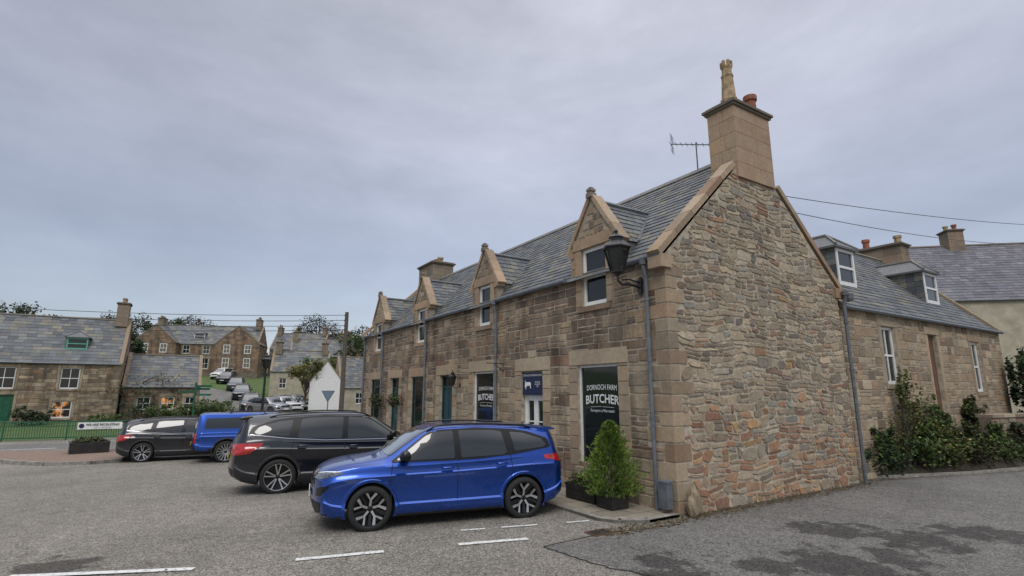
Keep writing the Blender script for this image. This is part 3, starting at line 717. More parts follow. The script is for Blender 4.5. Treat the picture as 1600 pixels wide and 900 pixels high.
def pipe(par,x,y,zt,zb,r=.038,nx=-1,ny=0,mat='grey'):
    g=G();g.tube([(x+nx*.06,y+ny*.06,zt),(x+nx*.06,y+ny*.06,zt-.12),(x,y,zt-.35),(x,y,zb)],r,8)
    z=zt-.8
    while z>zb+.2:g.lathe([(r+.014,0),(r+.014,.05)],(x,y,z),8);z-=1.15
    g.lathe([(r+.03,0),(r+.04,.1)],(x+nx*.06,y+ny*.06,zt-.1),8)
    g.obj('drainpipe',mat,par)
for y in (.42,6.05,10.95,15.55,18.1):pipe(H,-.08,y,EAV-.05,-.3 if y>3 else .05)
pipe(H,6.32,-.09,EAV-.1,.02,r=.045,nx=0,ny=-1,mat='lead')
g=G();g.lathe([(.0,0),(.1,.03),(.13,.08),(.13,.2),(.0,.2)],(6.5,-.12,EAV-.35),10);g.obj('hopper','lead',H)
# ------------------------------------------------------------ lanterns
def lantern(par,c,s=1.0,n=6):
    x,y,z=c;g=G()
    def ring(r0,z0,r1,z1,w=.012):
        for k in range(n):
            t=2*math.pi*k/n;g.tube([(x+r0*math.cos(t),y+r0*math.sin(t),z+z0),(x+r1*math.cos(t),y+r1*math.sin(t),z+z1)],w,5)
    g.lathe([(.03*s,-.06*s),(.05*s,-.02*s),(.12*s,0),(.12*s,.025*s)],(x,y,z),n)
    ring(.115*s,.02*s,.215*s,.40*s,w=.011*s)
    g.lathe([(.225*s,.39*s),(.25*s,.41*s),(.25*s,.43*s),(.13*s,.54*s),(.115*s,.55*s),(.115*s,.59*s),(.14*s,.60*s),(.05*s,.66*s),(.03*s,.68*s),(.04*s,.72*s),(.0,.76*s)],(x,y,z),n)
    o=g.obj('lantern_frame','black',par)
    g=G();g.lathe([(.105*s,.025*s),(.20*s,.39*s)],(x,y,z),n,cap=False);g.obj('lantern_glass','glass',o);return o
wl=empty('wall_lantern','large black traditional lantern on a scrolled wall bracket','lamp',(0,.62,4.2))
lantern(wl,(-.62,.0,.12),1.15)
g=G();g.tube([(0,0,-.12),(-.12,0,-.10),(-.35,0,-.07),(-.52,0,-.1),(-.62,0,-.02),(-.62,0,.08)],.022,7)
g.tube([(0,0,-.02),(-.3,0,.02),(-.5,0,.0)],.015,6);g.lathe([(.03,-.03),(.03,.03)],(-.35,0,-.07),8);g.obj('bracket','black',wl)
g=G();g.box((-.05,-.05,-.2),(0,.05,.06));g.box((-.035,-.03,-.26),(0,.03,.1));g.obj('wall_plate','black',wl)
wl2=empty('wall_lamp','small black lantern on a bracket between shop fronts','lamp',(0,8.3,2.35))
lantern(wl2,(-.28,0,-.05),.6);g=G();g.tube([(0,0,-.05),(-.15,0,-.14),(-.28,0,-.08)],.012,6);g.box((-.03,-.04,-.1),(0,.04,0));g.obj('bracket','black',wl2)
hb=empty('sign_bracket','thin black projecting sign bracket above the shop door','bracket',(0,5.75,2.85))
g=G();g.tube([(0,0,0),(-.55,0,0)],.012,6);g.tube([(0,0,-.22),(-.3,0,-.02)],.01,5);g.tube([(0,0,.05),(0,0,-.3)],.014,5);g.obj('arm','black',hb)
# ------------------------------------------------------------ foliage
def leaves(g,center,rad,n,size,cols,shell=.55):
    cx,cy,cz=center
    ph=[rng.uniform(0,6.3) for _ in range(6)]
    for k in range(n):
        u=rng.gauss(0,1),rng.gauss(0,1),rng.gauss(0,1);l=math.sqrt(sum(a*a for a in u))+1e-6;u=[a/l for a in u]
        lump=1+.22*math.sin(u[0]*4+ph[0])*math.sin(u[1]*5+ph[1])+.15*math.sin(u[2]*7+ph[2]+u[0]*6)
        r=(shell+(1-shell)*rng.random()**.6)*lump
        p=Vector((cx+u[0]*rad[0]*r,cy+u[1]*rad[1]*r,cz+u[2]*rad[2]*r))
        s=size*rng.uniform(.6,1.4)
        a=Vector((rng.gauss(0,1),rng.gauss(0,1),rng.gauss(0,1)*.6)).normalized();b=a.cross(Vector((rng.gauss(0,1),rng.gauss(0,1),rng.gauss(0,1)))).normalized()
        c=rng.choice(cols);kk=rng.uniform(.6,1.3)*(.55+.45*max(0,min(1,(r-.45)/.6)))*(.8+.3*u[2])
        g.add([p-a*s,p-b*s*.5,p+a*s,p+b*s*.5],[(0,1,2,3)],(c[0]*kk,c[1]*kk,c[2]*kk))
GR=[(.10,.16,.04),(.08,.13,.035),(.13,.18,.05)]
DG=[(.04,.068,.028),(.055,.09,.032),(.032,.055,.024)]
YG=[(.20,.20,.05),(.15,.18,.045),(.22,.17,.055)]
BR=[(.12,.085,.05),(.10,.075,.04),(.085,.08,.04)]
def tree(name,label,loc,h,cr,cols,n=2600,size=.16,sparse=False,cat='tree',group=None):
    e=empty(name,label,cat,loc,rng.uniform(0,6),group=group)
    g=G();th_=h*.035
    g.tube([(0,0,-.2),(.05*h*.1,0,h*.25),(0,.02*h,h*.5),(.02*h,0,h*.8)],[th_,th_*.75,th_*.5,th_*.2],7)
    ends=[]
    nb=14 if sparse else 9
    for k in range(nb):
        t=2*math.pi*k/nb+rng.uniform(-.3,.3);z0=h*rng.uniform(.28,.6);r=cr*rng.uniform(.55,.95);z1=h*rng.uniform(.55,.95)
        m=(math.cos(t)*r*.5,math.sin(t)*r*.5,(z0+z1)/2+.03*h);en=(math.cos(t)*r,math.sin(t)*r,z1)
        g.tube([(0,0,z0),m,en],[th_*.4,th_*.25,th_*.08],5);ends.append(en)
        if sparse:
            for q in range(4):
                t2=t+rng.uniform(-.8,.8);e2=(en[0]*.7+math.cos(t2)*cr*.45,en[1]*.7+math.sin(t2)*cr*.45,z1+rng.uniform(-.1,.12)*h)
                g.tube([m,e2],[th_*.14,th_*.04],4)
    g.obj('trunk','bark',e)
    g=G()
    ends.append((0,0,h*.85))
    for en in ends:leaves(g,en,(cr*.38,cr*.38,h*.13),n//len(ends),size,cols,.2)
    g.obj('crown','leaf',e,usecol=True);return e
pc=empty('potted_conifer','bright green dwarf conifer in a square dark planter','potted plant',(-.62,.98,.055))
g=G()
def planter(g,w,d,h,t=.03):
    g.box((-w/2,-d/2,0),(w/2,-d/2+t,h));g.box((-w/2,d/2-t,0),(w/2,d/2,h));g.box((-w/2,-d/2+t,0),(-w/2+t,d/2-t,h));g.box((w/2-t,-d/2+t,0),(w/2,d/2-t,h));g.box((-w/2+t,-d/2+t,.01),(w/2-t,d/2-t,h-.05),i=1)
    for z in (h*.33,h*.66):g.box((-w/2-.006,-d/2-.006,z),(w/2+.006,d/2+.006,z+.012))
    g.box((-w/2-.015,-d/2-.015,h-.04),(-w/2+t,d/2+.015,h+.004));g.box((w/2-t,-d/2-.015,h-.04),(w/2+.015,d/2+.015,h+.004))
planter(g,.40,.40,.30);g.obj('planter_box',['planter','soil'],pc)
g=G();g.tube([(0,0,.26),(0,0,1.38)],[.03,.01],6);g.obj('trunk','bark',pc)
g=G()
for k in range(7500):
    z=rng.random()**1.12;t=rng.uniform(0,6.283);sh=(1-z)**.58*(.74+.26*min(1,z/.18))*.48
    rr=sh*(1+.22*math.sin(t*5+z*14)+.16*math.sin(t*9-z*21)+.12*math.sin(z*40+t*3))*rng.uniform(.5,1.14)+.01
    p=Vector((rr*math.cos(t),rr*math.sin(t),.24+z*1.27));d=Vector((math.cos(t),math.sin(t),rng.uniform(.4,1.8))).normalized();s=rng.uniform(.018,.045)
    b=d.cross(Vector((rng.gauss(0,1),rng.gauss(0,1),rng.gauss(0,1)))).normalized()
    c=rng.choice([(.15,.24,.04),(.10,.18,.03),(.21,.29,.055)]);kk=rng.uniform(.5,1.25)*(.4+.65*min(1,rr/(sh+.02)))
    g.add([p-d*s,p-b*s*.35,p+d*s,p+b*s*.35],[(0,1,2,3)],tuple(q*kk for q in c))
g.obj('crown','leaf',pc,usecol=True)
tr=empty('planter_trough','dark timber trough with low heather under the shop window','planter',(-.55,1.78,.055),math.radians(90))
g=G();planter(g,.85,.34,.28);g.obj('planter_box',['planter','soil'],tr)
g=G()
for k in range(6):leaves(g,(-.34+.135*k,0,.34),(.12,.16,.15),260,.022,DG+GR+[(.12,.06,.05)],.3)
g.obj('low_plants','leaf',tr,usecol=True)
for y in (13.15,15.2):
    hg=empty('hanging_basket','round hanging basket of trailing green plants on a wall hook','hanging basket',(-.35,y,1.75),group='hanging baskets along the shop row')
    g=G();g.lathe([(.0,-.2),(.12,-.17),(.2,-.05),(.21,0)],(0,0,0),10);g.obj('basket','planter',hg)
    g=G();g.tube([(.35,0,.5),(0,0,.52),(0,0,0)],.008,4);g.obj('hook','black',hg)
    g=G();leaves(g,(0,0,.0),(.3,.32,.28),500,.04,GR+DG+[(.2,.05,.1)],.3);g.obj('trailing_plants','leaf',hg,usecol=True)
ub=empty('utility_box','small grey metal utility box fixed at the foot of the wall','utility box',(-.12,.16,.05))
g=G();g.box((-.09,-.10,.08),(.05,.10,.52));g.box((-.10,-.11,.50),(.06,.11,.535));g.obj('cabinet','grey',ub)
g=G();g.box((-.098,-.08,.12),(-.091,.08,.47));g.obj('door','lead',ub)

# ------------------------------------------------------------ generic house
def house(name,label,loc,yaw,L,D,eh,rh,front=(),gable=(),mat='stone',pal=DARK,rows=(.22,.34),widths=(.3,.8),roofrow=.3,slw=.45,chim=(),coping=True,base=-1.0,mortar='mortar_dark',wallmat=None,group=None,doormat='brown',slpal=SLATES):
    e=empty(name,label,'house',loc,yaw,group=group)
    F0=Frame((0,0,0),(1,0,0));F1=Frame((0,D,0),(0,-1,0));F2=Frame((L,0,0),(0,1,0))
    g=G();bm_=wallmat or mortar
    backing(g,F0,L,eh,[o[:4] for o in front],.15)
    g.add([(0,0,base),(L,0,base),(L,0,0),(0,0,0)],[(0,1,2,3)])
    g.add([(0,0,base),(0,D,base),(0,D,eh),(0,D/2,rh),(0,0,eh)],[(0,1,2,3,4)]);g.add([(L,0,base),(L,D,base),(L,D,eh),(L,D/2,rh),(L,0,eh)],[(4,3,2,1,0)])
    g.add([(0,D,base),(L,D,base),(L,D,eh),(0,D,eh)],[(3,2,1,0)])
    g.obj('wall',bm_,e)
    if not wallmat:
        g=G();stonework(g,F0,L,eh,[(o[0]-.18,o[1]+.18,o[2]-.15,o[3]+.25) for o in front],pal,rows=rows,widths=widths,d=.016,jit=.01,wob=.008,rough=False,v_start=base if base>-.6 else 0)
        vm=lambda u:eh+(rh-eh)*(1-abs(u-D/2)/(D/2))-.05
        for Fg,gs in ((F1,gable if gable and gable[0]=='L' else ()),(F2,gable if gable and gable[0]=='R' else ())):
            stonework(g,Fg,D,rh,[(o[0]-.15,o[1]+.15,o[2]-.1,o[3]+.2) for o in gs[1:]],pal,rows=rows,widths=widths,d=.016,vmax=vm,wob=.01,rough=False)
        for o in front:
            c=pick(BUFF);block(g,F0,o[0]-.18,o[0],o[2],o[3],c,.024,gap=.003);block(g,F0,o[1],o[1]+.18,o[2],o[3],c,.024,gap=.003);block(g,F0,o[0]-.2,o[1]+.2,o[3],o[3]+.25,c,.024,gap=.003);block(g,F0,o[0]-.12,o[1]+.12,o[2]-.14,o[2],c,.05,gap=.003)
        g.obj('stonework',mat,e,usecol=True)
    for o in front:
        k=o[4] if len(o)>4 else 'w'
        if k=='w':window(e,F0,*o[:4],inset=.07,fr=.07,bars=(.5,))
        elif k=='l':window(e,F0,*o[:4],inset=.07,fr=.07,bars=(.5,),glass='warm')
        elif k=='d':
            gg=G();gg.prism([(o[0],o[2]),(o[1],o[2]),(o[1],o[3]),(o[0],o[3])],lambda a,b:F0(a,b,-.14),lambda a,b:F0(a,b,-.1))
            for q in ((.15,.45),(.55,.85)):
                w_=(o[1]-o[0]);gg.prism([(o[0]+w_*q[0],o[2]+.2),(o[0]+w_*q[1],o[2]+.2),(o[0]+w_*q[1],o[3]-.3),(o[0]+w_*q[0],o[3]-.3)],lambda a,b:F0(a,b,-.1),lambda a,b:F0(a,b,-.085))
            gg.obj('door',doormat,e)
    if gable:
        Fg=F1 if gable[0]=='L' else F2
        for o in gable[1:]:window(e,Fg,*o[:4],inset=-.03,fr=.09,bars=(.5,))
    g=G();v=Vector((0,D/2,rh-eh)).normalized();Hh=math.hypot(D/2,rh-eh)+.12
    slates(g,Frame((0,-v.y*.12,eh-v.z*.12+.03),(1,0,0),v,(0,-v.z,v.y)),lambda q:0,lambda q:L,Hh,row=roofrow,w=slw,pal=slpal)
    slates(g,Frame((L,D+v.y*.12,eh-v.z*.12+.03),(-1,0,0),(0,-v.y,v.z),(0,v.z,v.y)),lambda q:0,lambda q:L,Hh,row=roofrow*1.5,w=slw*2)
    g.add([(0,-.08,eh-.06),(L,-.08,eh-.06),(L,D/2,rh),(0,D/2,rh)],[(0,1,2,3)],(.1,.1,.1));g.add([(0,D+.08,eh-.06),(L,D+.08,eh-.06),(L,D/2,rh),(0,D/2,rh)],[(3,2,1,0)],(.1,.1,.1))
    ro=g.obj('roof','slate',e,usecol=True)
    g=G();g.tube([(0,D/2,rh+.05),(L,D/2,rh+.05)],.08,6,(.2,.17,.14));g.obj('ridge_tiles','ashlar',ro,usecol=True)
    if coping:
        for x in (-.05,L-.2):
            g=G()
            for s in (0,1):
                a=Vector((x,-.1 if s==0 else D+.1,eh-.08));b=Vector((x,D/2,rh+.03));vs=[]
                for xx in (0,.25):
                    for r,zz in ((a,0),(b,0),(b,.14),(a,.14)):vs.append((r.x+xx,r.y,r.z+zz))
                g.add(vs,[(0,1,2,3),(7,6,5,4),(0,4,5,1),(1,5,6,2),(2,6,7,3),(3,7,4,0)],(.26,.2,.14))
            g.obj('coping','ashlar',ro,usecol=True)
    g=G();g.tube([(0,-.12,eh-.04),(L,-.12,eh-.04)],.055,6);g.obj('gutter','grey',e)
    for (x,w_,h_,np_) in chim:
        chimney(ro,x-w_[0]/2,x+w_[0]/2,D/2-w_[1]/2,D/2+w_[1]/2,rh-.5,rh+h_,[(x if w_[1]>w_[0] else x-w_[0]/2+.2+(w_[0]-.4)*k/max(1,np_-1),(D/2-w_[1]/2+.2+(w_[1]-.4)*k/max(1,np_-1)) if w_[1]>w_[0] else D/2,'terracotta' if k%2 else 'buffclay',rng.uniform(.3,.5)) for k in range(np_)],pal=[(1,(.20,.165,.12)),(1,(.25,.19,.14))])
    return e
BW=house('stone_cottage','low tan stone cottage with slate roof and two small dormers',(6.45,.12,0),0,11.4,6.3,4.25,7.45,
   front=[(2.15,2.95,2.3,3.86,'w'),(5.1,5.75,1.45,3.8,'d'),(8.45,9.2,2.1,3.75,'w')],pal=BUFF+[(2,(.30,.225,.15)),(1,(.22,.17,.12))],rows=(.16,.28),widths=(.2,.6),roofrow=.2,slw=.3,chim=[(11.0,(.7,1.6),.55,2)],mortar='mortar',mat='stone2')
def slate_dormer(par,x0,x1,yf,z0,z1,eh,rh,D,frame='white'):
    yb=(z1-eh)/(rh-eh)*D/2;g=G()
    for x,nx in ((x0,-1),(x1,1)):
        yb0=lambda z:(z-eh)/(rh-eh)*D/2
        g.add([(x,yf,yf*(rh-eh)/(D/2)+eh),(x,yf,z1),(x,yb,z1)],[(0,1,2)],(.09,.1,.11))
        Fs=Frame((x,yf,0),(0,1,0),(0,0,1),(nx,0,0))
        z=z0
        while z<z1-.05:
            y=0;e_=yb0(z+.1)-yf
            while y<e_:
                block(g,Fs,y,min(y+.25,e_),z,z+.2,pick(SLATES),.012,gap=.002,ch=.003);y+=.25
            z+=.2
    xm=(x0+x1)/2;zr=z1+.45;yr=(zr-eh)/(rh-eh)*D/2;o=.12
    g.add([(x0-o,yf-o,z1-.03),(x1+o,yf-o,z1-.03),(xm,yf+.45,zr)],[(0,1,2)],(.13,.14,.15))
    g.add([(x0-o,yf-o,z1-.03),(xm,yf+.45,zr),(xm,yr,zr),(x0-o,yb,z1-.03)],[(0,1,2,3)],(.12,.125,.13));g.add([(x1+o,yf-o,z1-.03),(xm,yf+.45,zr),(xm,yr,zr),(x1+o,yb,z1-.03)],[(3,2,1,0)],(.12,.125,.13))
    g.box((x0-o,yf-o,z1-.09),(x1+o,yb,z1-.035),(.12,.12,.12))
    for p in ((x0-o,yf-o,z1),(x1+o,yf-o,z1)):g.tube([p,(xm,yf+.45,zr+.03)],.035,5,(.2,.19,.17))
    g.tube([(xm,yf+.45,zr+.03),(xm,yr,zr+.03)],.045,5,(.2,.19,.17))
    d=g.obj('dormer','slate',par,usecol=True)
    window(d,Frame((0,yf,0),(1,0,0)),x0+.02,x1-.02,z0,z1-.09,inset=-.03,fr=.09,bars=(),rails=(.5,),fname='sash_window',thick=.06,frame=frame)
slate_dormer(BW,2.0,3.05,.85,5.15,6.35,4.25,7.45,6.3);slate_dormer(BW,7.95,9.05,.85,5.15,6.35,4.25,7.45,6.3)
x,y=at(.80,29)
house('slate_roofed_house','cream rendered house with large slate roof and brown chimney',(x-3.0,y+2.9,1.0),math.radians(-42),24,9,6.1,10.3,front=[(11,12,2.5,4)],wallmat='render',roofrow=.28,slw=.4,chim=[(8.8,(.9,.9),.9,2)],coping=True,slpal=[(2,(.105,.105,.122)),(1,(.13,.125,.14)),(1,(.08,.08,.10))])
# ------------------------------------------------------------ left houses
LA=13.1;ax0=-24.0
wx=lambda X:X-ax0
A=house('stone_house','two-storey brown stone house with slate roof and green dormer',(ax0,43.3,0),0,LA,6.5,4.15,7.75,
   front=[(wx(-14.4),wx(-13.3),2.3,3.8,'w'),(wx(-18.0),wx(-16.8),2.3,3.8,'w'),(2.0,3.1,2.3,3.8,'w'),(wx(-14.6),wx(-13.5),.25,1.45,'l'),(wx(-17.6),wx(-16.7),.1,1.9,'d'),(2,3,.25,1.45,'w')],pal=DARK+BUFF,roofrow=.33,slw=.5,chim=[(LA-.6,(.8,1.3),1.3,2)],doormat='green')
slate_dormer(A,wx(-14.5),wx(-13.2),.95,5.2,6.15,4.15,7.75,6.5,frame='mint')
house('stone_outbuilding','low dark stone building with sagging slate roof',(-10.75,44.4,0),0,5.2,6,2.5,5.1,front=[(1.0,1.9,.7,1.7,'w'),(2.6,3.5,.7,1.7,'l'),(4.2,4.9,.6,1.7,'w')],pal=DARK,roofrow=.33,slw=.5)
cx,cy=at(-.70,83);z=terr(0,cy)+.2
yc=math.radians(-18)
HPAL=[(2,(.24,.165,.11)),(2,(.30,.20,.13)),(1,(.19,.135,.10))]
C=house('hill_house','large brown stone house with gabled wings on the hill',(cx,cy,z),yc,16.5,8,4.6,7.9,front=[(5.5,6.6,.6,2.3),(8.3,9.4,.6,2.3),(5.5,6.5,3.0,4.3),(8.4,9.4,3.0,4.3)],pal=HPAL,rows=(.3,.45),widths=(.5,1.1),roofrow=.45,slw=.7,chim=[(.8,(.8,1.8),1.0,3),(15.7,(.8,1.8),1.2,3)])
slate_dormer(C,6.6,8.2,1.2,5.5,6.5,4.6,7.9,8)
Rz=Matrix.Rotation(yc,3,'Z')
for xo,wd in ((-1.0,6.0),(10.6,6.5)):
    q=Rz@Vector((xo+wd,-1.6,0))
    house('house_wing','brown stone gabled wing of the hill house',(cx+q.x,cy+q.y,z),yc+math.pi/2,6,wd,4.6,7.4,gable=('L',(1.2,2.2,.7,2.3),(wd-2.2,wd-1.2,.7,2.3),(1.2,2.2,3.0,4.4),(wd-2.2,wd-1.2,3.0,4.4)),pal=HPAL,rows=(.3,.45),widths=(.5,1.1),roofrow=.45,slw=.7)
for (r,d,L,D,eh,rh,yw,lab,pl,wm,fr) in (
  (-.46,92,9,7,4.5,7.6,-25,'distant brown stone house with slate roof and chimneys',DARK,None,[(2,3,.8,2.2),(5,6,.8,2.2),(2,3,3,4.2),(5,6,3,4.2)]),
  (-.42,78,8,7,4.2,7.0,-10,'distant stone house with dark gabled roof',DARK,None,[(2,3,.8,2.2),(5,6,.8,2.2)]),
  (-.455,62,6.5,6,3.0,5.6,-12,'small cream cottage with grey slate roof',DARK,'render',[(1,1.8,1,2.2),(4,4.8,1,2.2)]),
  (-.33,104,16,8,4.6,7.5,-30,'distant grey roofed house beyond the trees',BUFF,None,[(3,4,1,2.2),(9,10,1,2.2)]),
  (-.40,120,14,8,5,8,10,'distant terrace with slate roof and several chimneys',DARK,None,[(3,4,1,2.2),(9,10,1,2.2)]),
  ):
    px,py=at(r,d);house('distant_house',lab,(px,py,terr(0,py)+.1),math.radians(yw),L,D,eh,rh,front=fr,pal=pl,wallmat=wm,rows=(.35,.5),widths=(.5,1.1),roofrow=.45,slw=.7,chim=[(.6,(.7,1.5),.9,2),(L-.6,(.7,1.5),.9,2)],base=-2)
px,py=at(-.345,52)
house('white_house','white rendered house with dark slate roof and plain gable',(px+1.2,py,0),math.radians(-5),6.5,5.0,2.5,5.6,front=[(1.5,2.3,.9,2.0),(4.2,5.0,.9,2.0)],wallmat='render',roofrow=.3,slw=.45)
px,py=at(-.358,51)
WG=house('white_gabled_house','small white harled gable house with steep slate roof',(px+2.1,py+.3,0),math.radians(75),5.5,3.0,3.0,5.0,wallmat='whitewash',roofrow=.3,slw=.45)

# ------------------------------------------------------------ pole + wires
px,py=at(-.3175,50)
up_=empty('utility_pole','tall weathered wooden utility pole carrying overhead wires','utility pole',(px,py,0))
g=G();g.tube([(0,0,-.3),(0,0,9.6)],[.24,.17],8);g.obj('post','wood',up_)
for z in (9.3,8.8,8.3,7.9):
    g=G();g.lathe([(.03,-.06),(.05,-.03),(.04,.02),(.02,.05)],(-.2,0,z),6);g.box((-.24,-.02,z-.08),(.12,.02,z-.05));g.obj('insulator','lead',up_)
ex,ey=at(-1.25,44)
for k,(z0,z1) in enumerate(((9.3,9.9),(8.8,9.3),(8.3,8.8),(7.9,8.2))):
    wg=empty('overhead_wire','thin black overhead cable strung from the wooden pole','wire',(px-.16,py,z0),group='overhead cables')
    g=G();pts=[]
    for q in range(17):
        t=q/16;pts.append(((ex-px)*t,(ey-py)*t,(z1-z0)*t-1.1*4*t*(1-t)*.45))
    g.tube(pts,.024,4);g.obj('cable','black',wg)
for a,b in (((4.25,.1,6.72),(28,-1.6,9.6)),((4.62,.1,6.38),(26.5,.4,9.0))):
    wg=empty('overhead_wire','thin black service cable running from the gable','wire',a,group='overhead cables')
    g=G();a_=Vector(a);b_=Vector(b);g.tube([(b_-a_)*(q/14)+Vector((0,0,-.25*4*(q/14)*(1-q/14))) for q in range(15)],.010,4);g.obj('cable','black',wg)
px,py=at(-.464,38)
sl_=empty('street_lamp','black traditional lamp post with lantern beside the hill road','street lamp',(px,py,terr(0,py)))
g=G();g.lathe([(.18,0),(.18,.1),(.13,.14),(.13,.7),(.15,.74),(.10,.85),(.085,2.6),(.11,2.65),(.08,2.7),(.07,4.0),(.09,4.04)],(0,0,0),10);g.tube([(-.35,0,3.7),(.35,0,3.7)],.03,5);g.obj('post','black',sl_)
lantern(sl_,(0,0,4.1),1.5)
px,py=at(-.592,38)
fp=empty('finger_signpost','dark green finger signpost with several arms at the fence','signpost',(px,py,terr(0,py)))
g=G();g.tube([(0,0,0),(0,0,2.9)],.06,8);g.lathe([(.05,0),(.09,.06),(0,.15)],(0,0,2.9),8);g.obj('post','green',fp)
for k,t in enumerate((.2,.5,3.3,-.3)):
    g=G();c_,s_=math.cos(t),math.sin(t);z=2.65-.2*k
    P=[(.06,0),(1.0,0),(1.08,.07),(1.0,.14),(.06,.14)];g.prism(P,lambda a,b:(a*c_+.012*s_,a*s_-.012*c_,z+b),lambda a,b:(a*c_-.012*s_,a*s_+.012*c_,z+b));g.obj('sign_arm','green',fp)
px,py=at(-.343,33)
gw=empty('give_way_sign','inverted triangular road sign on a grey post','road sign',(px,py,GZ),math.atan2(-FW[0],FW[1]))
g=G();g.tube([(0,0,0),(0,0,2.5)],.035,8);g.obj('post','grey',gw)
g=G();T=[(-.42,2.58),(.42,2.58),(0,1.86)];g.prism(T,lambda a,b:(a,-.055,b),lambda a,b:(a,-.04,b));g.obj('border','lead',gw)
g=G();T=[(-.33,2.53),(.33,2.53),(0,1.96)];g.add([(a,-.06,b) for a,b in T],[(0,1,2)]);g.obj('face','signblue',gw)
def yawof(p,q):return math.atan2(q[1]-p[1],q[0]-p[0])
ppts=[fg(*p) for p in [(-26,27.2),(-18,26.0),(-13.5,24.98),(-9.1,24.05),(-6.5,23.9)]]
for (a,b) in zip(ppts,ppts[1:]):
    L=math.dist(a,b);n=max(1,round(L/2.4))
    for k in range(n):
        p=(a[0]+(b[0]-a[0])*k/n,a[1]+(b[1]-a[1])*k/n);ll=L/n
        fe=empty('fence_panel','green painted metal railing panel beside the road','fence',(*p,GZ),yawof(a,b),group='green railings beside the road')
        g=G();g.box((0,-.03,0),(.06,.03,1.05));g.obj('post','green',fe)
        g=G();g.box((.06,-.02,.93),(ll-.005,.02,.99));g.box((.06,-.02,.12),(ll-.005,.02,.18));g.box((.06,-.02,.72),(ll-.005,.02,.76))
        q=.12
        while q<ll-.05:g.box((q,-.008,.18),(q+.026,.008,.93));q+=.11
        g.obj('railing','green',fe)
bx_,by_=fg(-10.9,24.36)
bn=empty('recruiting_banner','white banner with dark lettering tied to the green railing','banner',(bx_,by_,GZ+.55),yawof((-13.5,24.98),(-9.1,24.05)))
g=G();n=12
g.add([(2.0*k/n,-.05-.008*math.sin(k*1.3),0) for k in range(n+1)]+[(2.0*k/n,-.05-.008*math.sin(k*1.7),.36) for k in range(n+1)],[(k,k+1,n+2+k,n+1+k) for k in range(n)]);g.obj('cloth','white',bn)
Fb=Frame((0,-.07,0),(1,0,0));lettering('lettering',bn,[('WE ARE RECRUITING',.17,Fb,(1.12,.23),dict(d=0,weight=.003,width=1.5)),('CALL IN FOR DETAILS',.08,Fb,(1.12,.08),dict(d=0))],'black')
g=G();g.lathe([(.12,0),(.12,.004)],(0,0,0),14,axis='y');em=g.obj('emblem','navy',bn);em.location=(.18,-.075,.18)
bx_,by_=fg(-9.7,16.9)
ip=empty('flower_planter','square dark timber planter with low plants on the brick island','planter',(bx_,by_,GZ+.12),.15)
g=G();planter(g,1.25,1.1,.42,.06);g.obj('planter_box',['planter','soil'],ip)
g=G()
for k in range(7):leaves(g,(rng.uniform(-.4,.4),rng.uniform(-.35,.35),.45),(.28,.26,.15),160,.045,GR+DG+BR,.3)
g.obj('low_plants','leaf',ip,usecol=True)
# ------------------------------------------------------------ shrubs right
def shrub(name,label,loc,blobs,n,size,cols,group=None):
    e=empty(name,label,'shrub',loc,group=group);g=G()
    for (c,r) in blobs:
        g.tube([(c[0]*.2,c[1]*.2,-.1),(c[0]*.6,c[1]*.6,c[2]*.5),c],[.03,.018,.006],5)
        for q in range(7):g.tube([(c[0]*.6,c[1]*.6,c[2]*.5),(c[0]+rng.uniform(-1,1)*r[0]*.9,c[1]+rng.uniform(-1,1)*r[1]*.9,c[2]+rng.uniform(-.6,1.25)*r[2])],[.010,.003],4)
    g.obj('branches','bark',e);g=G()
    for (c,r) in blobs:
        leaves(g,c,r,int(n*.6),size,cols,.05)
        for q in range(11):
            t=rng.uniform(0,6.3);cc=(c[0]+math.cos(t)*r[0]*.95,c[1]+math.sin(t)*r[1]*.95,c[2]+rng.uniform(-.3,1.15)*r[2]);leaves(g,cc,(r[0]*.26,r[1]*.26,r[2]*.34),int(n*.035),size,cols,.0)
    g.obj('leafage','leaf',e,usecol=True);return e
shrub('shrub','dense dark green shrub against the cottage wall',(7.5,.15,0),[((0,0,.45),(.65,.4,.5)),((.7,-.1,.45),(.6,.4,.45)),((.2,.0,.85),(.4,.3,.35))],1500,.045,DG+GR[:1])
shrub('climbing_shrub','tall wispy green climber with long thin shoots',(8.6,-.05,.1),[((0,-.05,1.2),(.5,.3,.45)),((.45,-.1,1.6),(.4,.25,.45)),((-.2,0,.8),(.55,.35,.5)),((1.0,-.1,1.1),(.5,.3,.5)),((.35,-.1,2.15),(.18,.14,.4)),((1.3,-.15,1.5),(.3,.2,.35)),((.0,-.1,1.95),(.12,.1,.4))],260,.042,GR+YG)
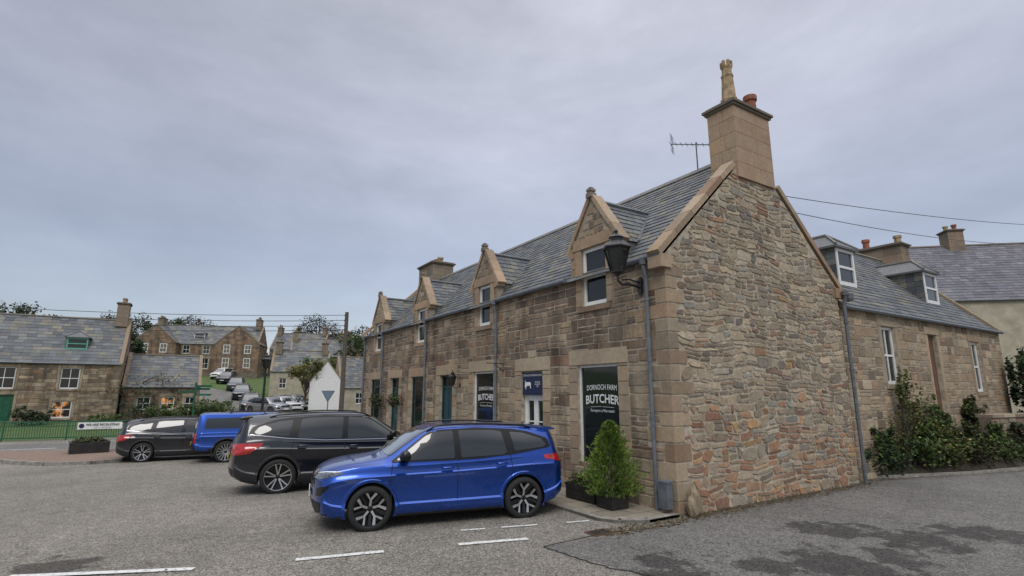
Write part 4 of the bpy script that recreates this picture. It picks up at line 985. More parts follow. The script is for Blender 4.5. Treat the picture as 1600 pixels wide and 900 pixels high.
for (x,y,z,s,cols,lab) in ((9.3,-.35,.2,.85,GR,'green leafy shrub at the road edge'),(10.2,-.55,.2,.75,GR+YG,'low spreading green shrub at the road edge'),(11.2,-.8,.2,.85,BR+GR,'brownish autumn shrub at the road edge'),(12.3,-1.0,.2,.8,GR,'green shrub on the garden bank'),(13.4,-1.2,.2,.8,DG+BR,'dark tangled shrub on the garden bank'),(14.8,-1.4,.2,.8,GR+BR,'dense shrub below the garden wall'),(9.9,.0,.8,.7,YG+GR,'yellow green shrub below the cottage window'),(10.9,-.1,1.0,.55,GR,'loose green shrub between window and door'),(13.6,-.1,1.2,.6,BR+GR,'straggly brown shrub beside the cottage door'),(16.2,-1.6,.2,.9,DG+GR,'large dark green hedge shrub'),(17.8,-1.9,.2,.9,GR,'light green shrub beside the road kerb')):
    shrub('shrub',lab,(x,y,0),[((0,0,z+.3*s),(.62*s,.5*s,.45*s)),((.45*s,.2,z+.6*s),(.42*s,.35*s,.4*s)),((-.45*s,.1,z+.5*s),(.42*s,.35*s,.35*s)),((.1*s,.1,z+.95*s),(.25*s,.22*s,.3*s))],600,.045,cols)
shrub('hedge','tall dark evergreen hedge at the cottage end',(17.7,-.55,1.0),[((0,0,1.1),(.7,.5,1.2)),((1.2,-.2,1.3),(1.0,.6,1.4)),((2.6,-.4,1.2),(1.1,.8,1.5))],3000,.07,DG)
gw_=empty('garden_wall','low rubble stone retaining wall above the shrubs','wall',(12.6,-.75,.0),math.radians(-7))
g=G();Fw=Frame((0,0,0),(1,0,0));stonework(g,Fw,8,1.35,[],GAB,rows=(.12,.2),widths=(.2,.5),d=.03);g.add([(0,0,0),(8,0,0),(8,0,1.35),(0,0,1.35),(0,.3,0),(8,.3,0),(8,.3,1.35),(0,.3,1.35)],[(0,1,2,3),(3,2,6,7),(0,3,7,4),(1,5,6,2)],(.2,.17,.13))
g.obj('stonework','stone2',gw_,usecol=True)
g=G()
for k in range(12):g.box((k*.667+.005,-.06,1.355),(k*.667+.66,.36,1.44),pick(GAB))
g.obj('cope_stones','ashlar',gw_,usecol=True)
# ------------------------------------------------------------ trees
for (r,d,h,cr,cols,sp,lab) in ((-.93,68,9,4.0,BR+DG,True,'tall autumn tree behind the stone house'),(-.745,92,9.5,3.4,DG+BR,True,'dark tree behind the stone house'),(-.735,70,7,1.8,DG,False,'dark evergreen tree between the houses'),(-.665,98,9,3.4,DG+GR,False,'dark green tree behind the hill house'),(-.60,112,10,4,BR,True,'brown tree above the hill house roof'),(-.37,118,12,5,BR+DG,True,'bare autumn tree on the skyline'),(-.30,95,9,4,DG+BR,True,'dark tree beside the pole'),(-.385,52,5.0,1.7,YG,False,'yellow green garden tree beside the hill road'),(-.36,57,5,1.8,GR,False,'green garden tree by the white house'),(-.99,60,9,3,DG,False,'dark conifer beside the stone house'),(-.28,80,8,3.5,DG+GR,True,'leafy tree behind the white house')):
    px,py=at(r,d);tree('tree',lab,(px,py,terr(0,py)),h,cr,cols,n=2400 if not sp else 1700,size=.2 if d>60 else .11,sparse=sp)
for (r,d,h,cr,lab) in ((-.715,42,3.8,2.2,'leafless brown garden tree behind the railings'),(-.66,43,3.4,1.8,'twiggy autumn garden tree behind the railings')):
    px,py=at(r,d);tree('garden_tree',lab,(px,py,terr(0,py)),h,cr,BR+GR,n=600,size=.07,sparse=True)
for (x,y,s,c,lab) in ((-15.4,40.5,.9,DG,'clipped dark hedge bush in front of the stone house'),(-8.0,40,1.0,GR,'green garden bush behind the railings'),(-6.2,41,1.1,GR+DG,'leafy garden bush behind the railings'),(-9.5,41,1.1,DG,'dark garden bush behind the railings'),(-5.0,41.5,1.2,GR,'green bush beside the signpost'),(-19,39,.8,GR,'garden bush behind the railings'),(-5.2,44.5,1.3,GR+YG,'light green bush beside the hill road'),(-11.2,37,.7,GR,'round green bush in the garden')):
    shrub('garden_bush',lab,(x,y,terr(0,y)),[((0,0,.6*s),(.9*s,.7*s,.65*s)),((.8*s,.2,.55*s),(.7*s,.6*s,.55*s))],600,.08,c,group='garden bushes behind the railings')
g=G()
for k in range(5200):
    a=rng.uniform(-1.3,.3);d=rng.uniform(190,260);px,py=at(a,d);hh=10+5*math.sin(a*5+1)+3*math.sin(a*13)+2*math.sin(a*37)
    z=rng.uniform(2,hh+8)
    s=rng.uniform(.8,2.2);c=rng.choice(DG+BR+GR)
    g.add([(px-s,py,z),(px,py-s*.4,z-s),(px+s,py,z),(px,py+s*.3,z+s)],[(0,1,2,3)],c)
g.obj('distant_woodland','leaf',usecol=True,kind='stuff',label='distant band of mixed woodland on the skyline',cat='woodland')

# ------------------------------------------------------------ CARS
def pchip(pts,xq):
    x=np.array([p[0] for p in pts],float);y=np.array([p[1] for p in pts],float);o=np.argsort(x);x=x[o];y=y[o]
    h=np.diff(x);dl=np.diff(y)/h;d=np.zeros(len(x))
    for k in range(1,len(x)-1):
        if dl[k-1]*dl[k]>0:
            w1=2*h[k]+h[k-1];w2=h[k]+2*h[k-1];d[k]=(w1+w2)/(w1/dl[k-1]+w2/dl[k])
    d[0]=dl[0];d[-1]=dl[-1]
    i=np.clip(np.searchsorted(x,xq)-1,0,len(h)-1);t=(xq-x[i])/h[i]
    return y[i]*(1+2*t)*(1-t)**2+d[i]*h[i]*t*(1-t)**2+y[i+1]*t*t*(3-2*t)+d[i+1]*h[i]*t*t*(t-1)
SUV=dict(L0=-2.19,L1=2.19,
 zc=[(-2.19,1.00),(-2.15,1.10),(-2.10,1.22),(-2.00,1.45),(-1.92,1.525),(-1.2,1.575),(-.4,1.595),(.2,1.575),(.45,1.50),(.8,1.29),(1.12,1.095),(1.3,1.065),(1.7,1.02),(1.98,.965),(2.12,.905),(2.19,.84)],
 zs=[(-2.19,.92),(-2.0,1.04),(-1.5,1.065),(-.8,1.03),(.2,.998),(1.0,.985),(1.5,.97),(1.95,.915),(2.12,.86),(2.19,.79)],
 zl=[(-2.19,.36),(-2.0,.27),(-1.6,.20),(0,.18),(1.6,.18),(2.0,.21),(2.19,.26)],
 W=[(-2.19,.82),(-2.0,.89),(-1.32,.92),(-.6,.90),(.6,.90),(1.32,.92),(1.8,.90),(2.05,.87),(2.19,.82)],
 Ws=[(-2.19,.76),(-1.95,.83),(-1.3,.865),(0,.86),(1.0,.86),(1.6,.845),(2.0,.80),(2.19,.74)],
 Wr=[(-2.19,.62),(-1.9,.62),(-1.2,.64),(0,.66),(.4,.66),(1.1,.74),(1.4,.74),(2.0,.70),(2.19,.64)],
 glass=[[(.93,1.05),(.43,1.41),(.27,1.47),(-.05,1.495),(-.07,1.05)],[(-.18,1.055),(-.15,1.495),(-.78,1.485),(-.95,1.46),(-1.02,1.115),(-.95,1.08)],[(-1.17,1.13),(-1.11,1.45),(-1.38,1.42),(-1.72,1.32),(-1.80,1.22),(-1.74,1.18)]],
 surround=[(1.02,1.032),(.42,1.455),(.26,1.51),(-.5,1.535),(-1.15,1.50),(-1.45,1.455),(-1.84,1.325),(-1.90,1.18),(-1.2,1.09),(-.5,1.035)],
 ws=[(-.70,1.115),(.70,1.115),(.585,1.50),(-.585,1.50)],rw=[(-.62,1.18),(.62,1.18),(.53,1.44),(-.53,1.44)],
 seams=[[(.98,.36),(1.02,.75),(.985,1.0)],[(-.12,.34),(-.12,1.03)],[(-.90,.38),(-1.02,.62),(-1.12,.78),(-1.08,1.07)]],
 handles=[(.06,.91),(-.92,.94)],wx=(1.32,-1.32))
PICK=dict(SUV);PICK.update(L0=-2.65,L1=2.65,
 zc=[(-2.65,1.05),(-2.6,1.4),(-2.5,1.80),(-2.3,1.86),(-.6,1.86),(.2,1.83),(.5,1.74),(1.2,1.22),(1.4,1.18),(2.2,1.12),(2.5,1.02),(2.65,.9)],
 zs=[(-2.65,1.0),(-2.4,1.14),(0,1.14),(1.2,1.10),(2.2,1.05),(2.5,.95),(2.65,.85)],
 zl=[(-2.65,.5),(-2.3,.42),(0,.36),(2.2,.36),(2.65,.42)],
 W=[(-2.65,.88),(-2.4,.93),(1.6,.94),(2.4,.92),(2.65,.82)],Ws=[(-2.65,.84),(-2.4,.89),(1.2,.89),(2.3,.85),(2.65,.75)],
 Wr=[(-2.65,.74),(-2.3,.76),(.4,.72),(1.2,.80),(2.3,.74),(2.65,.65)],
 glass=[[(1.05,1.2),(.5,1.62),(.35,1.68),(.12,1.69),(.1,1.2)],[(.03,1.2),(.05,1.69),(-.6,1.70),(-.66,1.2)],[(-1.0,1.28),(-1.0,1.68),(-2.25,1.66),(-2.28,1.28)]],
 surround=[(1.12,1.17),(.5,1.68),(.3,1.73),(-.68,1.74),(-.72,1.17)],ws=[(-.72,1.25),(.72,1.25),(.62,1.7),(-.62,1.7)],rw=[(-.6,1.25),(.6,1.25),(.55,1.68),(-.55,1.68)],
 seams=[[(1.1,.5),(1.1,1.12)],[(.08,.45),(.08,1.15)],[(-.68,.45),(-.68,1.15)],[(-.8,.45),(-.8,1.84)]],handles=[(.2,1.02),(-.58,1.02)],wx=(1.65,-1.55))
def rounded(P,r=.05,n=4):
    out=[]
    for k in range(len(P)):
        a=Vector(P[k-1]);b=Vector(P[k]);c=Vector(P[(k+1)%len(P)]);d1=(a-b);d2=(c-b)
        rr=min(r,d1.length*.4,d2.length*.4);p=b+d1.normalized()*rr;q=b+d2.normalized()*rr
        for i in range(n+1):
            t=i/n;out.append(tuple((p*(1-t)**2+b*2*t*(1-t)+q*t*t)))
    return out
def build_car(name,label,loc,yaw,sp,paint_,S=(1,1,1),wr=.345,style='a',rail=True,plate=None,group=None):
    e=empty(name,label,'car',(loc[0],loc[1],loc[2] if len(loc)>2 else terr(*loc[:2])),yaw,group=group)
    sx_,sy_,sz_=S
    L0,L1=sp['L0'],sp['L1'];n=96
    t=np.linspace(0,1,n);xs=L0+(L1-L0)*(.5-.5*np.cos(np.pi*t))*.35+(L1-L0)*t*.65
    q={k:pchip(sp[k],xs) for k in ('zc','zs','zl','W','Ws','Wr')}
    rings=[]
    for k,x in enumerate(xs):
        zc,zs,zl,W,Ws,Wr=(q[a][k] for a in ('zc','zs','zl','W','Ws','Wr'))
        zc=max(zc,zs+.03);gh=max(0,zc-zs);inr=min(1,max(0,(gh-.12)/.3))
        zr=zc-(.045+.02*inr) if gh>.1 else zs+.5*gh
        zr=max(zr,zs+.015);Wr_=min(Wr,Ws-.05*(1-inr)-.01)
        mid=zl+(zs-zl)*.55;zk_=mid+(zs-mid)*.60
        P=[(0,zl),(W*.5,zl),(W*.86,zl),(W-.05,zl+.02),(W-.020,zl+.06),(W-.004,zl+.14),(W+.002,zl+.205),(W-.026,zl+.232),(W-.034,mid-.06),(W-.028,mid+(zs-mid)*.2),(W-.012,mid+(zs-mid)*.42),(W-.001,zk_-.012),(W-.020,zk_+.008),(W*.45+Ws*.55-.010,zs-.07),(Ws+.014,zs-.025),(Ws,zs)]
        for f in (.12,.3,.5,.7,.88):
            P.append((Ws+(Wr_-Ws)*f+.028*math.sin(math.pi*f)*inr,zs+(zr-zs)*f))
        P+= [(Wr_,zr),(Wr_-.03,zr+(zc-zr)*.38),(Wr_-.09,zr+(zc-zr)*.62),(Wr_*.75,zr+(zc-zr)*.80),(Wr_*.5,zr+(zc-zr)*.92),(Wr_*.25,zr+(zc-zr)*.985),(0,zc)]
        rings.append((x,P))
    m=len(rings[0][1]);verts=[];faces=[];R=2*m-2
    half=(L1-L0)/2
    def defo(x,y,z):
        ax=abs(x);s=1 if x>0 else -1;f=max(0,(ax-(half-.75))/.75);f=f*f
        nx=x-s*(.20 if s>0 else .13)*f*(abs(y)/.9)**2.4
        if s>0:nx-=.05*f*max(0,(.45-z)/.25)
        else:nx+=.04*f*max(0,(.5-z)/.3)
        return (nx*sx_,y*sy_,z*sz_)
    def ring(x,P,scale=1,cy=0,cz=.6):
        pts=[(x,y,z) for y,z in P]+[(x,-y,z) for y,z in P[-2:0:-1]]
        return [defo(a,b*scale,cz+(c-cz)*scale) for a,b,c in pts]
    alls=[]
    x,P=rings[0];cz=(P[0][1]+P[-1][1])/2
    for s,dx in ((.05,-.035),(.4,-.034),(.75,-.03),(.9,-.022),(.97,-.010)):alls.append(ring(x+dx,P,s,0,cz))
    for x,P in rings:alls.append(ring(x,P))
    x,P=rings[-1];cz=(P[0][1]+P[-1][1])/2
    for s,dx in ((.97,.012),(.9,.026),(.75,.036),(.4,.042),(.05,.044)):alls.append(ring(x+dx,P,s,0,cz))
    for r in alls:verts+=r
    for k in range(len(alls)-1):
        for j in range(R):faces.append((k*R+j,k*R+(j+1)%R,(k+1)*R+(j+1)%R,(k+1)*R+j))
    faces.append(tuple(range(R))[::-1]);faces.append(tuple((len(alls)-1)*R+j for j in range(R)))
    bm=bmesh.new();vv=[bm.verts.new(v) for v in verts]
    for f in faces:bm.faces.new([vv[i] for i in f])
    bmesh.ops.recalc_face_normals(bm,faces=bm.faces);bvh=BVHTree.FromBMesh(bm)
    me=bpy.data.meshes.new('body');bm.to_mesh(me);bm.free()
    me.materials.append(M[paint_]);me.materials.append(M['plastic'])
    body=bpy.data.objects.new('body',me);COL.objects.link(body)
    wxs=[w_*sx_ for w_ in sp['wx']];ar=wr+.045;cutters=[]
    for wx in wxs:
        g=G();g.lathe([(ar,-1.3),(ar,1.3)],(wx,0,wr+.01),48,axis='y')
        c=g.obj('cut','plastic');bm=bmesh.new();bm.from_mesh(c.data);bmesh.ops.recalc_face_normals(bm,faces=bm.faces);bm.to_mesh(c.data);bm.free();cutters.append(c)
        md=body.modifiers.new('b','BOOLEAN');md.operation='DIFFERENCE';md.object=c;md.solver='EXACT'
    dg=bpy.context.evaluated_depsgraph_get();dg.update();me2=bpy.data.meshes.new_from_object(body.evaluated_get(dg))
    body.modifiers.clear();body.data=me2
    for c in cutters:bpy.data.objects.remove(c)
    while len(me2.materials)<2:me2.materials.append(M['plastic'])
    zsill=(.245 if style=='a' else .34)*sz_*(1.5 if sp is PICK else 1)
    for p in me2.polygons:
        c=p.center;p.material_index=0;p.use_smooth=True
        for wx in wxs:
            if abs(math.hypot(c.x-wx,c.z-wr-.01)-ar)<.02 and math.hypot(p.normal.x,p.normal.z)>.9:p.material_index=1;p.use_smooth=False
        if c.z<zsill:p.material_index=1
    body.parent=e
    if hasattr(me2,'set_sharp_from_angle'):me2.set_sharp_from_angle(angle=math.radians(28))
    g=G()
    g.box((L0*sx_*.9,-.56*sy_,.30*sz_),(L1*sx_*.88,.56*sy_,.80*sz_));g.obj('underbody','plastic',e)
    r2_=.7071
    AX={'L':(Vector((0,-1,0)),lambda a,b:Vector((a*sx_,3,b*sz_))),'R':(Vector((0,1,0)),lambda a,b:Vector((a*sx_,-3,b*sz_))),'F':(Vector((-1,0,0)),lambda a,b:Vector((5,a*sy_,b*sz_))),'B':(Vector((1,0,0)),lambda a,b:Vector((-5,a*sy_,b*sz_))),
        'FL':(Vector((-r2_,-r2_,0)),lambda a,b:Vector((-r2_*a*sx_+4*r2_,r2_*a*sx_+4*r2_,b*sz_))),'FR':(Vector((-r2_,r2_,0)),lambda a,b:Vector((-r2_*a*sx_+4*r2_,-r2_*a*sx_-4*r2_,b*sz_))),
        'BL':(Vector((r2_,-r2_,0)),lambda a,b:Vector((r2_*a*sx_-4*r2_,r2_*a*sx_+4*r2_,b*sz_))),'BR':(Vector((r2_,r2_,0)),lambda a,b:Vector((r2_*a*sx_-4*r2_,-r2_*a*sx_-4*r2_,b*sz_)))}
    def decal(g,poly,view,eps,i=0,step=.07):
        dvec,org=AX[view]
        bm=bmesh.new();vs=[bm.verts.new((a,b,0)) for a,b in poly];bm.faces.new(vs)
        for ax in (0,1):
            lo=min(p[ax] for p in poly);hi=max(p[ax] for p in poly);k=lo+step
            while k<hi-.005:
                nn=(1,0,0) if ax==0 else (0,1,0);co=(k,0,0) if ax==0 else (0,k,0)
                bmesh.ops.bisect_plane(bm,geom=bm.verts[:]+bm.edges[:]+bm.faces[:],plane_co=co,plane_no=nn);k+=step
        bm.verts.index_update();ok=[];pos=[]
        for v in bm.verts:
            hit=bvh.ray_cast(org(v.co.x,v.co.y),dvec)
            if hit[0] is None:ok.append(False);pos.append((0,0,0))
            else:
                nrm=hit[1];nrm=nrm if nrm.dot(dvec)<0 else -nrm
                ok.append(True);pos.append(tuple(hit[0]+nrm*eps))
        fs=[]
        for f in bm.faces:
            ids=[v.index for v in f.verts]
            if all(ok[j] for j in ids):fs.append(ids)
        bm.free()
        if fs:g.add(pos,fs,i=i)
    def side(name,poly,mat,eps,views='LR',parent=e,rr=.03,step=.07):
        for vw in views:
            g=G();decal(g,rounded(poly,rr) if rr else poly,vw,eps,step=step);g.obj(name,mat,parent,smooth=True)
    side('window_surround',sp['surround'],'pillar',.003,rr=.04)
    for gl in sp['glass']:side('side_window',gl,'carglass',.008,rr=.035)
    side('windscreen',sp['ws'],'screen',.006,views='F',rr=.06);side('rear_window',sp['rw'],'carglass',.006,views='B',rr=.06)
    if sp is SUV:
        HL=[(-1.23,.795),(-1.19,.865),(-.95,.90),(-.66,.915),(-.64,.88),(-.80,.84),(-.98,.80)]
        TL=[(-1.26,.885),(-1.24,1.02),(-.95,1.07),(-.60,1.045),(-.62,.985),(-.90,.92)]
        if style=='b':TL=[(-1.26,.80),(-1.24,.96),(-.95,1.01),(-.56,1.02),(-.60,.93),(-.72,.82),(-.90,.79)]
        for vw in ('FL','FR'):
            g=G();decal(g,rounded(HL,.02),vw,.006,step=.035);ho=g.obj('headlight','head',e,smooth=True)
            g=G();decal(g,[(-1.20,.862),(-1.19,.872),(-.95,.907),(-.68,.921),(-.68,.911),(-.95,.895)],vw,.010,step=.04);g.obj('running_light','drl',ho)
        for vw in ('BL','BR'):
            g=G();decal(g,rounded(TL,.02),vw,.006,step=.035);g.obj('tail_light','tail',e,smooth=True)
        g=G();decal(g,rounded([(-.44,.69),(-.47,.87),(.47,.87),(.44,.69)],.04),'F',.007,step=.05);gr_=g.obj('grille','gloss',e,smooth=True)
        g=G()
        for k in range(13):
            y=-.39+.065*k;decal(g,[(y-.006,.71),(y-.006,.85),(y+.006,.85),(y+.006,.71)],'F',.018,step=.05)
        g.obj('grille_slats','alloydark',gr_)
        g=G();decal(g,[(-.48,.872),(-.48,.884),(.48,.884),(.48,.872)],'F',.012,step=.05);g.obj('grille_trim','chrome' if style!='a' else 'gloss',gr_)
        g=G();decal(g,rounded([(-.66,.29),(-.74,.45),(.74,.45),(.66,.29)],.04),'F',.006,step=.05);g.obj('air_intake','plastic',e,smooth=True)
        for vw in ('FL','FR'):
            g=G();decal(g,rounded([(-1.14,.54),(-1.10,.66),(-.78,.72),(-.82,.66),(-.98,.55)],.02),vw,.007,step=.04);g.obj('fog_light','gloss',e,smooth=True)
        g=G();decal(g,[(-.78,.255),(-.78,.272),(.78,.272),(.78,.255)],'F',.015,step=.06);g.obj('splitter','alloy',e)
        g=G();decal(g,rounded([(-.7,.36),(-.78,.52),(.78,.52),(.7,.36)],.05),'B',.006,step=.06);g.obj('rear_bumper','plastic',e,smooth=True)
        st=[(1.0,1.018),(.4,1.018),(-.5,1.028),(-1.2,1.083),(-1.86,1.172),(-1.86,1.183),(-1.2,1.095),(-.5,1.039),(.4,1.029),(1.0,1.030)]
        side('window_trim',st,'chrome' if style=='b' else 'gloss',.011,rr=0)
    else:
        for vw in ('FL','FR'):
            g=G();decal(g,rounded([(-1.45,.86),(-1.45,1.0),(-1.05,1.03),(-1.05,.9)],.02),vw,.006,step=.05);g.obj('headlight','head',e,smooth=True)
        for vw in ('BL','BR'):
            g=G();decal(g,rounded([(-1.40,.75),(-1.40,1.12),(-1.17,1.12),(-1.17,.75)],.02),vw,.006,step=.05);g.obj('tail_light','tail',e,smooth=True)
        g=G();decal(g,rounded([(-.5,.6),(-.5,.95),(.5,.95),(.5,.6)],.05),'F',.007);g.obj('grille','gloss',e)
        g=G();decal(g,rounded([(-.85,.5),(-.85,.66),(.85,.66),(.85,.5)],.05),'B',.03,step=.06);g.obj('rear_bumper','plastic',e,smooth=True)
    for vw,mt,zz in (('F','plate',.545),('B','platey',.70)):
        dv,og=AX[vw];hit=bvh.ray_cast(og(0,zz),dv);zz*=sz_
        if hit[0]:
            x=hit[0].x+(.02 if vw=='F' else -.02);g=G();g.box((x-.006,-.26,zz-.055),(x+.006,.26,zz+.055));po=g.obj('number_plate',mt,e)
            if plate and vw=='F':
                Fp=Frame((x+.007,0,zz),(0,1,0),(0,0,1),(1,0,0));lettering('plate_lettering',po,[(plate,.095,Fp,(0,0),dict(d=.002,weight=.002))],'seam')
    g=G()
    for line in sp['seams']:
        P=[]
        for a,b in zip(line,line[1:]):
            for k in range(8):P.append((a[0]+(b[0]-a[0])*k/8,a[1]+(b[1]-a[1])*k/8))
        P.append(line[-1])
        for vw in 'LR':
            dv,og=AX[vw];vs=[]
            for (a,b) in P:
                for o_ in (-.006,.006):
                    hit=bvh.ray_cast(og(a+o_,b),dv);vs.append(hit[0]-dv*.0035 if hit[0] else Vector((0,0,.5)))
            g.add(vs,[(2*k,2*k+1,2*k+3,2*k+2) for k in range(len(P)-1)])
    g.obj('door_seams','seam',e)
    for (hx,hz) in sp['handles']:
        for vw,s in (('L',1),('R',-1)):
            dv,og=AX[vw];hit=bvh.ray_cast(og(hx,hz),dv)
            if hit[0]:
                g=G();y=hit[0].y;pts=[(hx*sx_-.10,y,hz*sz_),(hx*sx_-.08,y+s*.034,hz*sz_),(hx*sx_+.08,y+s*.034,hz*sz_),(hx*sx_+.10,y,hz*sz_)];g.tube(pts,[.012,.017,.017,.012],6);g.obj('door_handle',paint_,e,smooth=True)
    mx=sp['glass'][0][0][0]*sx_-.12;mz=(sp['glass'][0][0][1]+.05)*sz_
    for s in (-1,1):
        hit=bvh.ray_cast(Vector((mx,s*3,mz)),Vector((0,-s,0)));y=hit[0].y if hit[0] else s*.85
        bm=bmesh.new();bmesh.ops.create_uvsphere(bm,u_segments=14,v_segments=10,radius=1)
        def sq(v):return math.copysign(abs(v)**.7,v)
        g=G();g.add([(mx+sq(v.co.x)*.085*(1-.25*v.co.z),y+s*.17+sq(v.co.y)*.125,mz+.04+sq(v.co.z)*.078) for v in bm.verts],[[q_.index for q_ in f.verts] for f in bm.faces]);bm.free()
        mo=g.obj('mirror','gloss' if style!='p' else paint_,e,smooth=True)
        g=G();g.tube([(mx,y-s*.03,mz-.02),(mx,y+s*.10,mz-.01)],.026,6);g.obj('mirror_arm','plastic',mo)
    for wx in wxs:
        for vw,s in (('L',1),('R',-1)):
            g=G();vs=[];K=36
            for k in range(K+1):
                t=-.42+(math.pi+.84)*k/K
                for rr,off in ((ar-.004,-.05),(ar-.004,.010),(ar+.035,.013),(ar+.05,-.002)):
                    x=wx+rr*math.cos(t);z=max(wr+.01+rr*math.sin(t),.2)
                    hit=bvh.ray_cast(Vector((x,s*3,z)),Vector((0,-s,0)));yy=hit[0].y if hit[0] else s*.88*sy_
                    if abs(yy)<.8*sy_:yy=s*.8*sy_
                    vs.append((x,yy+s*off,z))
            g.add(vs,[(4*k+j,4*k+j+1,4*k+j+5,4*k+j+4) for k in range(K) for j in range(3)])
            g.obj('arch_trim','plastic' if style!='a' else paint_,e)
    if rail:
        for s in (-1,1):
            g=G();pts=[]
            for k in range(13):
                x=(-1.55+1.95*k/12)*sx_
                yy=s*(.62)*sy_;hit=bvh.ray_cast(Vector((x,yy,4)),Vector((0,0,-1)));z=hit[0].z+(.045 if 0<k<12 else 0);pts.append((x,yy,z))
            g.tube(pts,.017,6);g.obj('roof_rail','gloss',e,smooth=True)
    if sp is SUV:
        g=G();P=[(-1.86,1.525),(-2.08,1.49),(-2.09,1.465),(-1.86,1.455)];g.prism(P,lambda a,b:(a*sx_,-.55*sy_,b*sz_),lambda a,b:(a*sx_,.55*sy_,b*sz_));g.obj('spoiler',paint_ if style=='a' else 'gloss',e)
        g=G();g.tube([(-1.6*sx_,0,1.54*sz_),(-1.7*sx_,0,1.61*sz_)],[.02,.006],5);g.obj('roof_antenna','gloss',e)
    tg=G();w_=.235;hw=w_/2
    prof=[(wr*.70,-hw*.8),(wr*.80,-hw),(wr*.93,-hw*.96),(wr*.985,-hw*.78),(wr,-hw*.5),(wr*.994,-hw*.2),(wr*.994,hw*.2),(wr,hw*.5),(wr*.985,hw*.78),(wr*.93,hw*.96),(wr*.80,hw),(wr*.75,hw*.96),(wr*.74,0),(wr*.70,-hw*.8)]
    tg.lathe(prof,(0,0,0),44,axis='y',cap=False)
    rg=G();r0=wr*.76
    rg.lathe([(r0,-hw*.85),(r0,hw*.86),(r0*.97,hw*.90),(r0*.95,hw*.78),(r0*.92,hw*.1),(r0*.3,-hw*.1),(.001,-hw*.1)],(0,0,0),40,axis='y',i=0,cap=False)
    rg.lathe([(r0*1.0,hw*.86),(r0*.99,hw*.95),(r0*.955,hw*.93),(r0*.945,hw*.80)],(0,0,0),40,axis='y',i=1 if style!='a' else 0,cap=False)
    rg.lathe([(r0*.17,-hw*.1),(r0*.17,hw*.62),(r0*.12,hw*.72),(.001,hw*.72)],(0,0,0),16,axis='y',i=0,cap=False)
    def spoke(t0,t1,ra,rb,wa,wb,da,db,i=1):
        a=Vector((ra*math.cos(t0),0,ra*math.sin(t0)));b=Vector((rb*math.cos(t1),0,rb*math.sin(t1)));d=(b-a).normalized();n_=Vector((-d.z,0,d.x))
        vs=[]
        for p,w2,dd in ((a,wa,da),(b,wb,db)):
            for s,o_ in ((-1,0),(1,0),(.8,1),(-.8,1)):
                v=p+n_*w2*s;vs.append((v.x,dd+(0 if o_ else -.035),v.z))
        rg.add(vs,[(0,1,5,4),(1,2,6,5),(2,3,7,6),(3,0,4,7),(0,3,2,1),(4,5,6,7)],i=i)
    for k in range(5):
        t=2*math.pi*k/5+.3
        if style=='a':
            spoke(t,t+.08,r0*.14,r0*.55,.022,.020,hw*.62,hw*.72,1);spoke(t+.05,t+.38,r0*.5,r0*.95,.018,.028,hw*.72,hw*.86,1);spoke(t+.02,t-.24,r0*.5,r0*.95,.012,.020,hw*.70,hw*.84,1)
            spoke(t+.55,t+.66,r0*.3,r0*.95,.024,.034,hw*.5,hw*.8,0)
        else:
            for s in (-1,1):spoke(t+s*.14,t+s*.2,r0*.14,r0*.95,.014,.016,hw*.62,hw*.84,1);
            if style=='p':spoke(t+.63,t+.63,r0*.14,r0*.95,.018,.02,hw*.6,hw*.84,1)
    tm=None
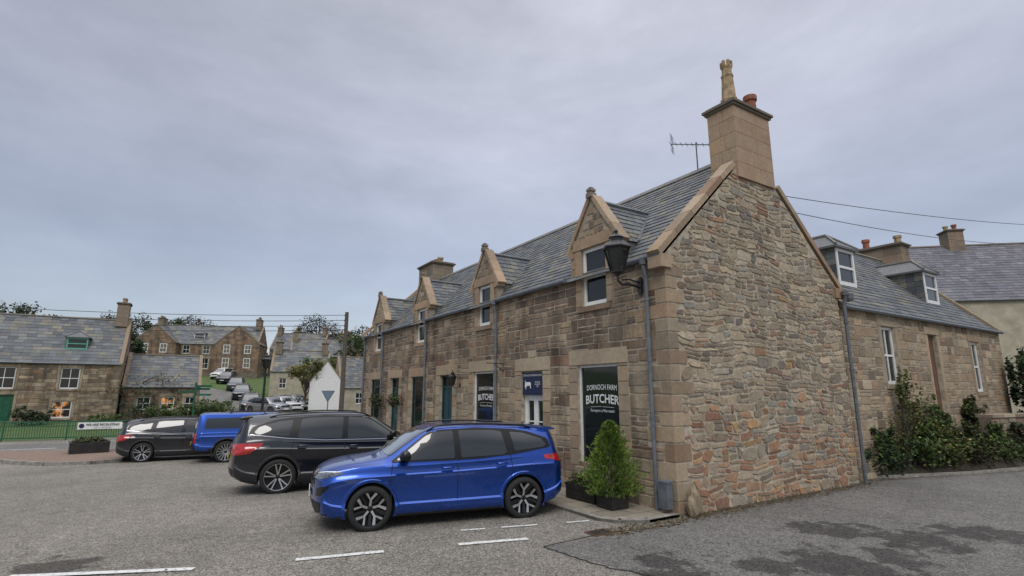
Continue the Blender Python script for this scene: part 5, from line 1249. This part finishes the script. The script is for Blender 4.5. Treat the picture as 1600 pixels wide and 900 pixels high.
    for wx in wxs:
        for s in (-1,1):
            wh=bpy.data.objects.new('wheel',None);COL.objects.link(wh);wh.parent=e;wh.location=(wx,s*(.80*sy_ if sp is SUV else .81),wr);wh.rotation_euler=(0,0,0 if s>0 else math.pi);wh.empty_display_size=.1
            if tm is None:
                a=tg.obj('tyre','rubber',wh,smooth=True);b=rg.obj('rim',['alloydark','alloy'],wh);tm=(a.data,b.data)
            else:
                for nm,dt_ in zip(('tyre','rim'),tm):
                    o=bpy.data.objects.new(nm,dt_);COL.objects.link(o);o.parent=wh
    return e
GRP='cars parked along the shops'
build_car('parked_car','bright blue SUV with dark alloy wheels reversed towards the shops',(-3.33,2.50),math.radians(167.5),SUV,'pblue',(.965,.97,.98),.338,'a',plate='T77 SJZ',group=GRP)
build_car('parked_car','large glossy black SUV with silver wheels parked facing the shops',(-3.72,7.2),math.radians(-9),SUV,'pblack',(1.15,1.075,1.09),.375,'b',group=GRP)
build_car('parked_car','bright blue pickup truck with matching canopy parked facing the shops',(-4.05,16.1),math.radians(-6),PICK,'pblue2',(1,1,.93),.38,'p',rail=True,group=GRP)
sv=build_car('parked_car','dark compact SUV with glossy paint parked beside the pickup',(-6.75,18.1),math.radians(-8),SUV,'pblack',(1.02,1.0,.97),.35,'b',group=GRP)
far=[(-.487,52,-95,'pgrey'),(-.505,60,-97,'pblack'),(-.517,68,-100,'pgrey'),(-.535,76,-110,'pblack'),(-.545,82,-120,'pwhite'),(-.452,49,-60,'psilver'),(-.425,51,-70,'pwhite'),(-.405,53,-65,'psilver')]
labs={'pgrey':'small grey car parked on the hill road','pblack':'small black car parked on the hill road','pwhite':'small white car parked near the hill road','psilver':'silver car parked at the foot of the hill'}
allobs=[o for o in COL.objects]
kids=[o for o in allobs if o.parent==sv];gk={k.name:[o for o in allobs if o.parent==k] for k in kids}
for (r,d,yw,pm) in far:
    px,py=at(r,d);e=sv.copy();COL.objects.link(e);e.location=(px,py,terr(0,py)+.06)
    e.rotation_euler=(0,math.atan(.105)*(1 if py>50 else 0),math.radians(yw))
    e['label']=labs[pm];e['group']='cars parked around the hill road'
    for k in kids:
        c=k.copy();COL.objects.link(c);c.parent=e
        if k.data and any(m and m.name=='black_car_paint' for m in k.data.materials):
            c.data=k.data.copy()
            for i,m in enumerate(c.data.materials):
                if m and m.name=='black_car_paint':c.data.materials[i]=M[pm]
        for q in gk[k.name]:
            c2=q.copy();COL.objects.link(c2);c2.parent=c
print('done',len(bpy.data.objects))
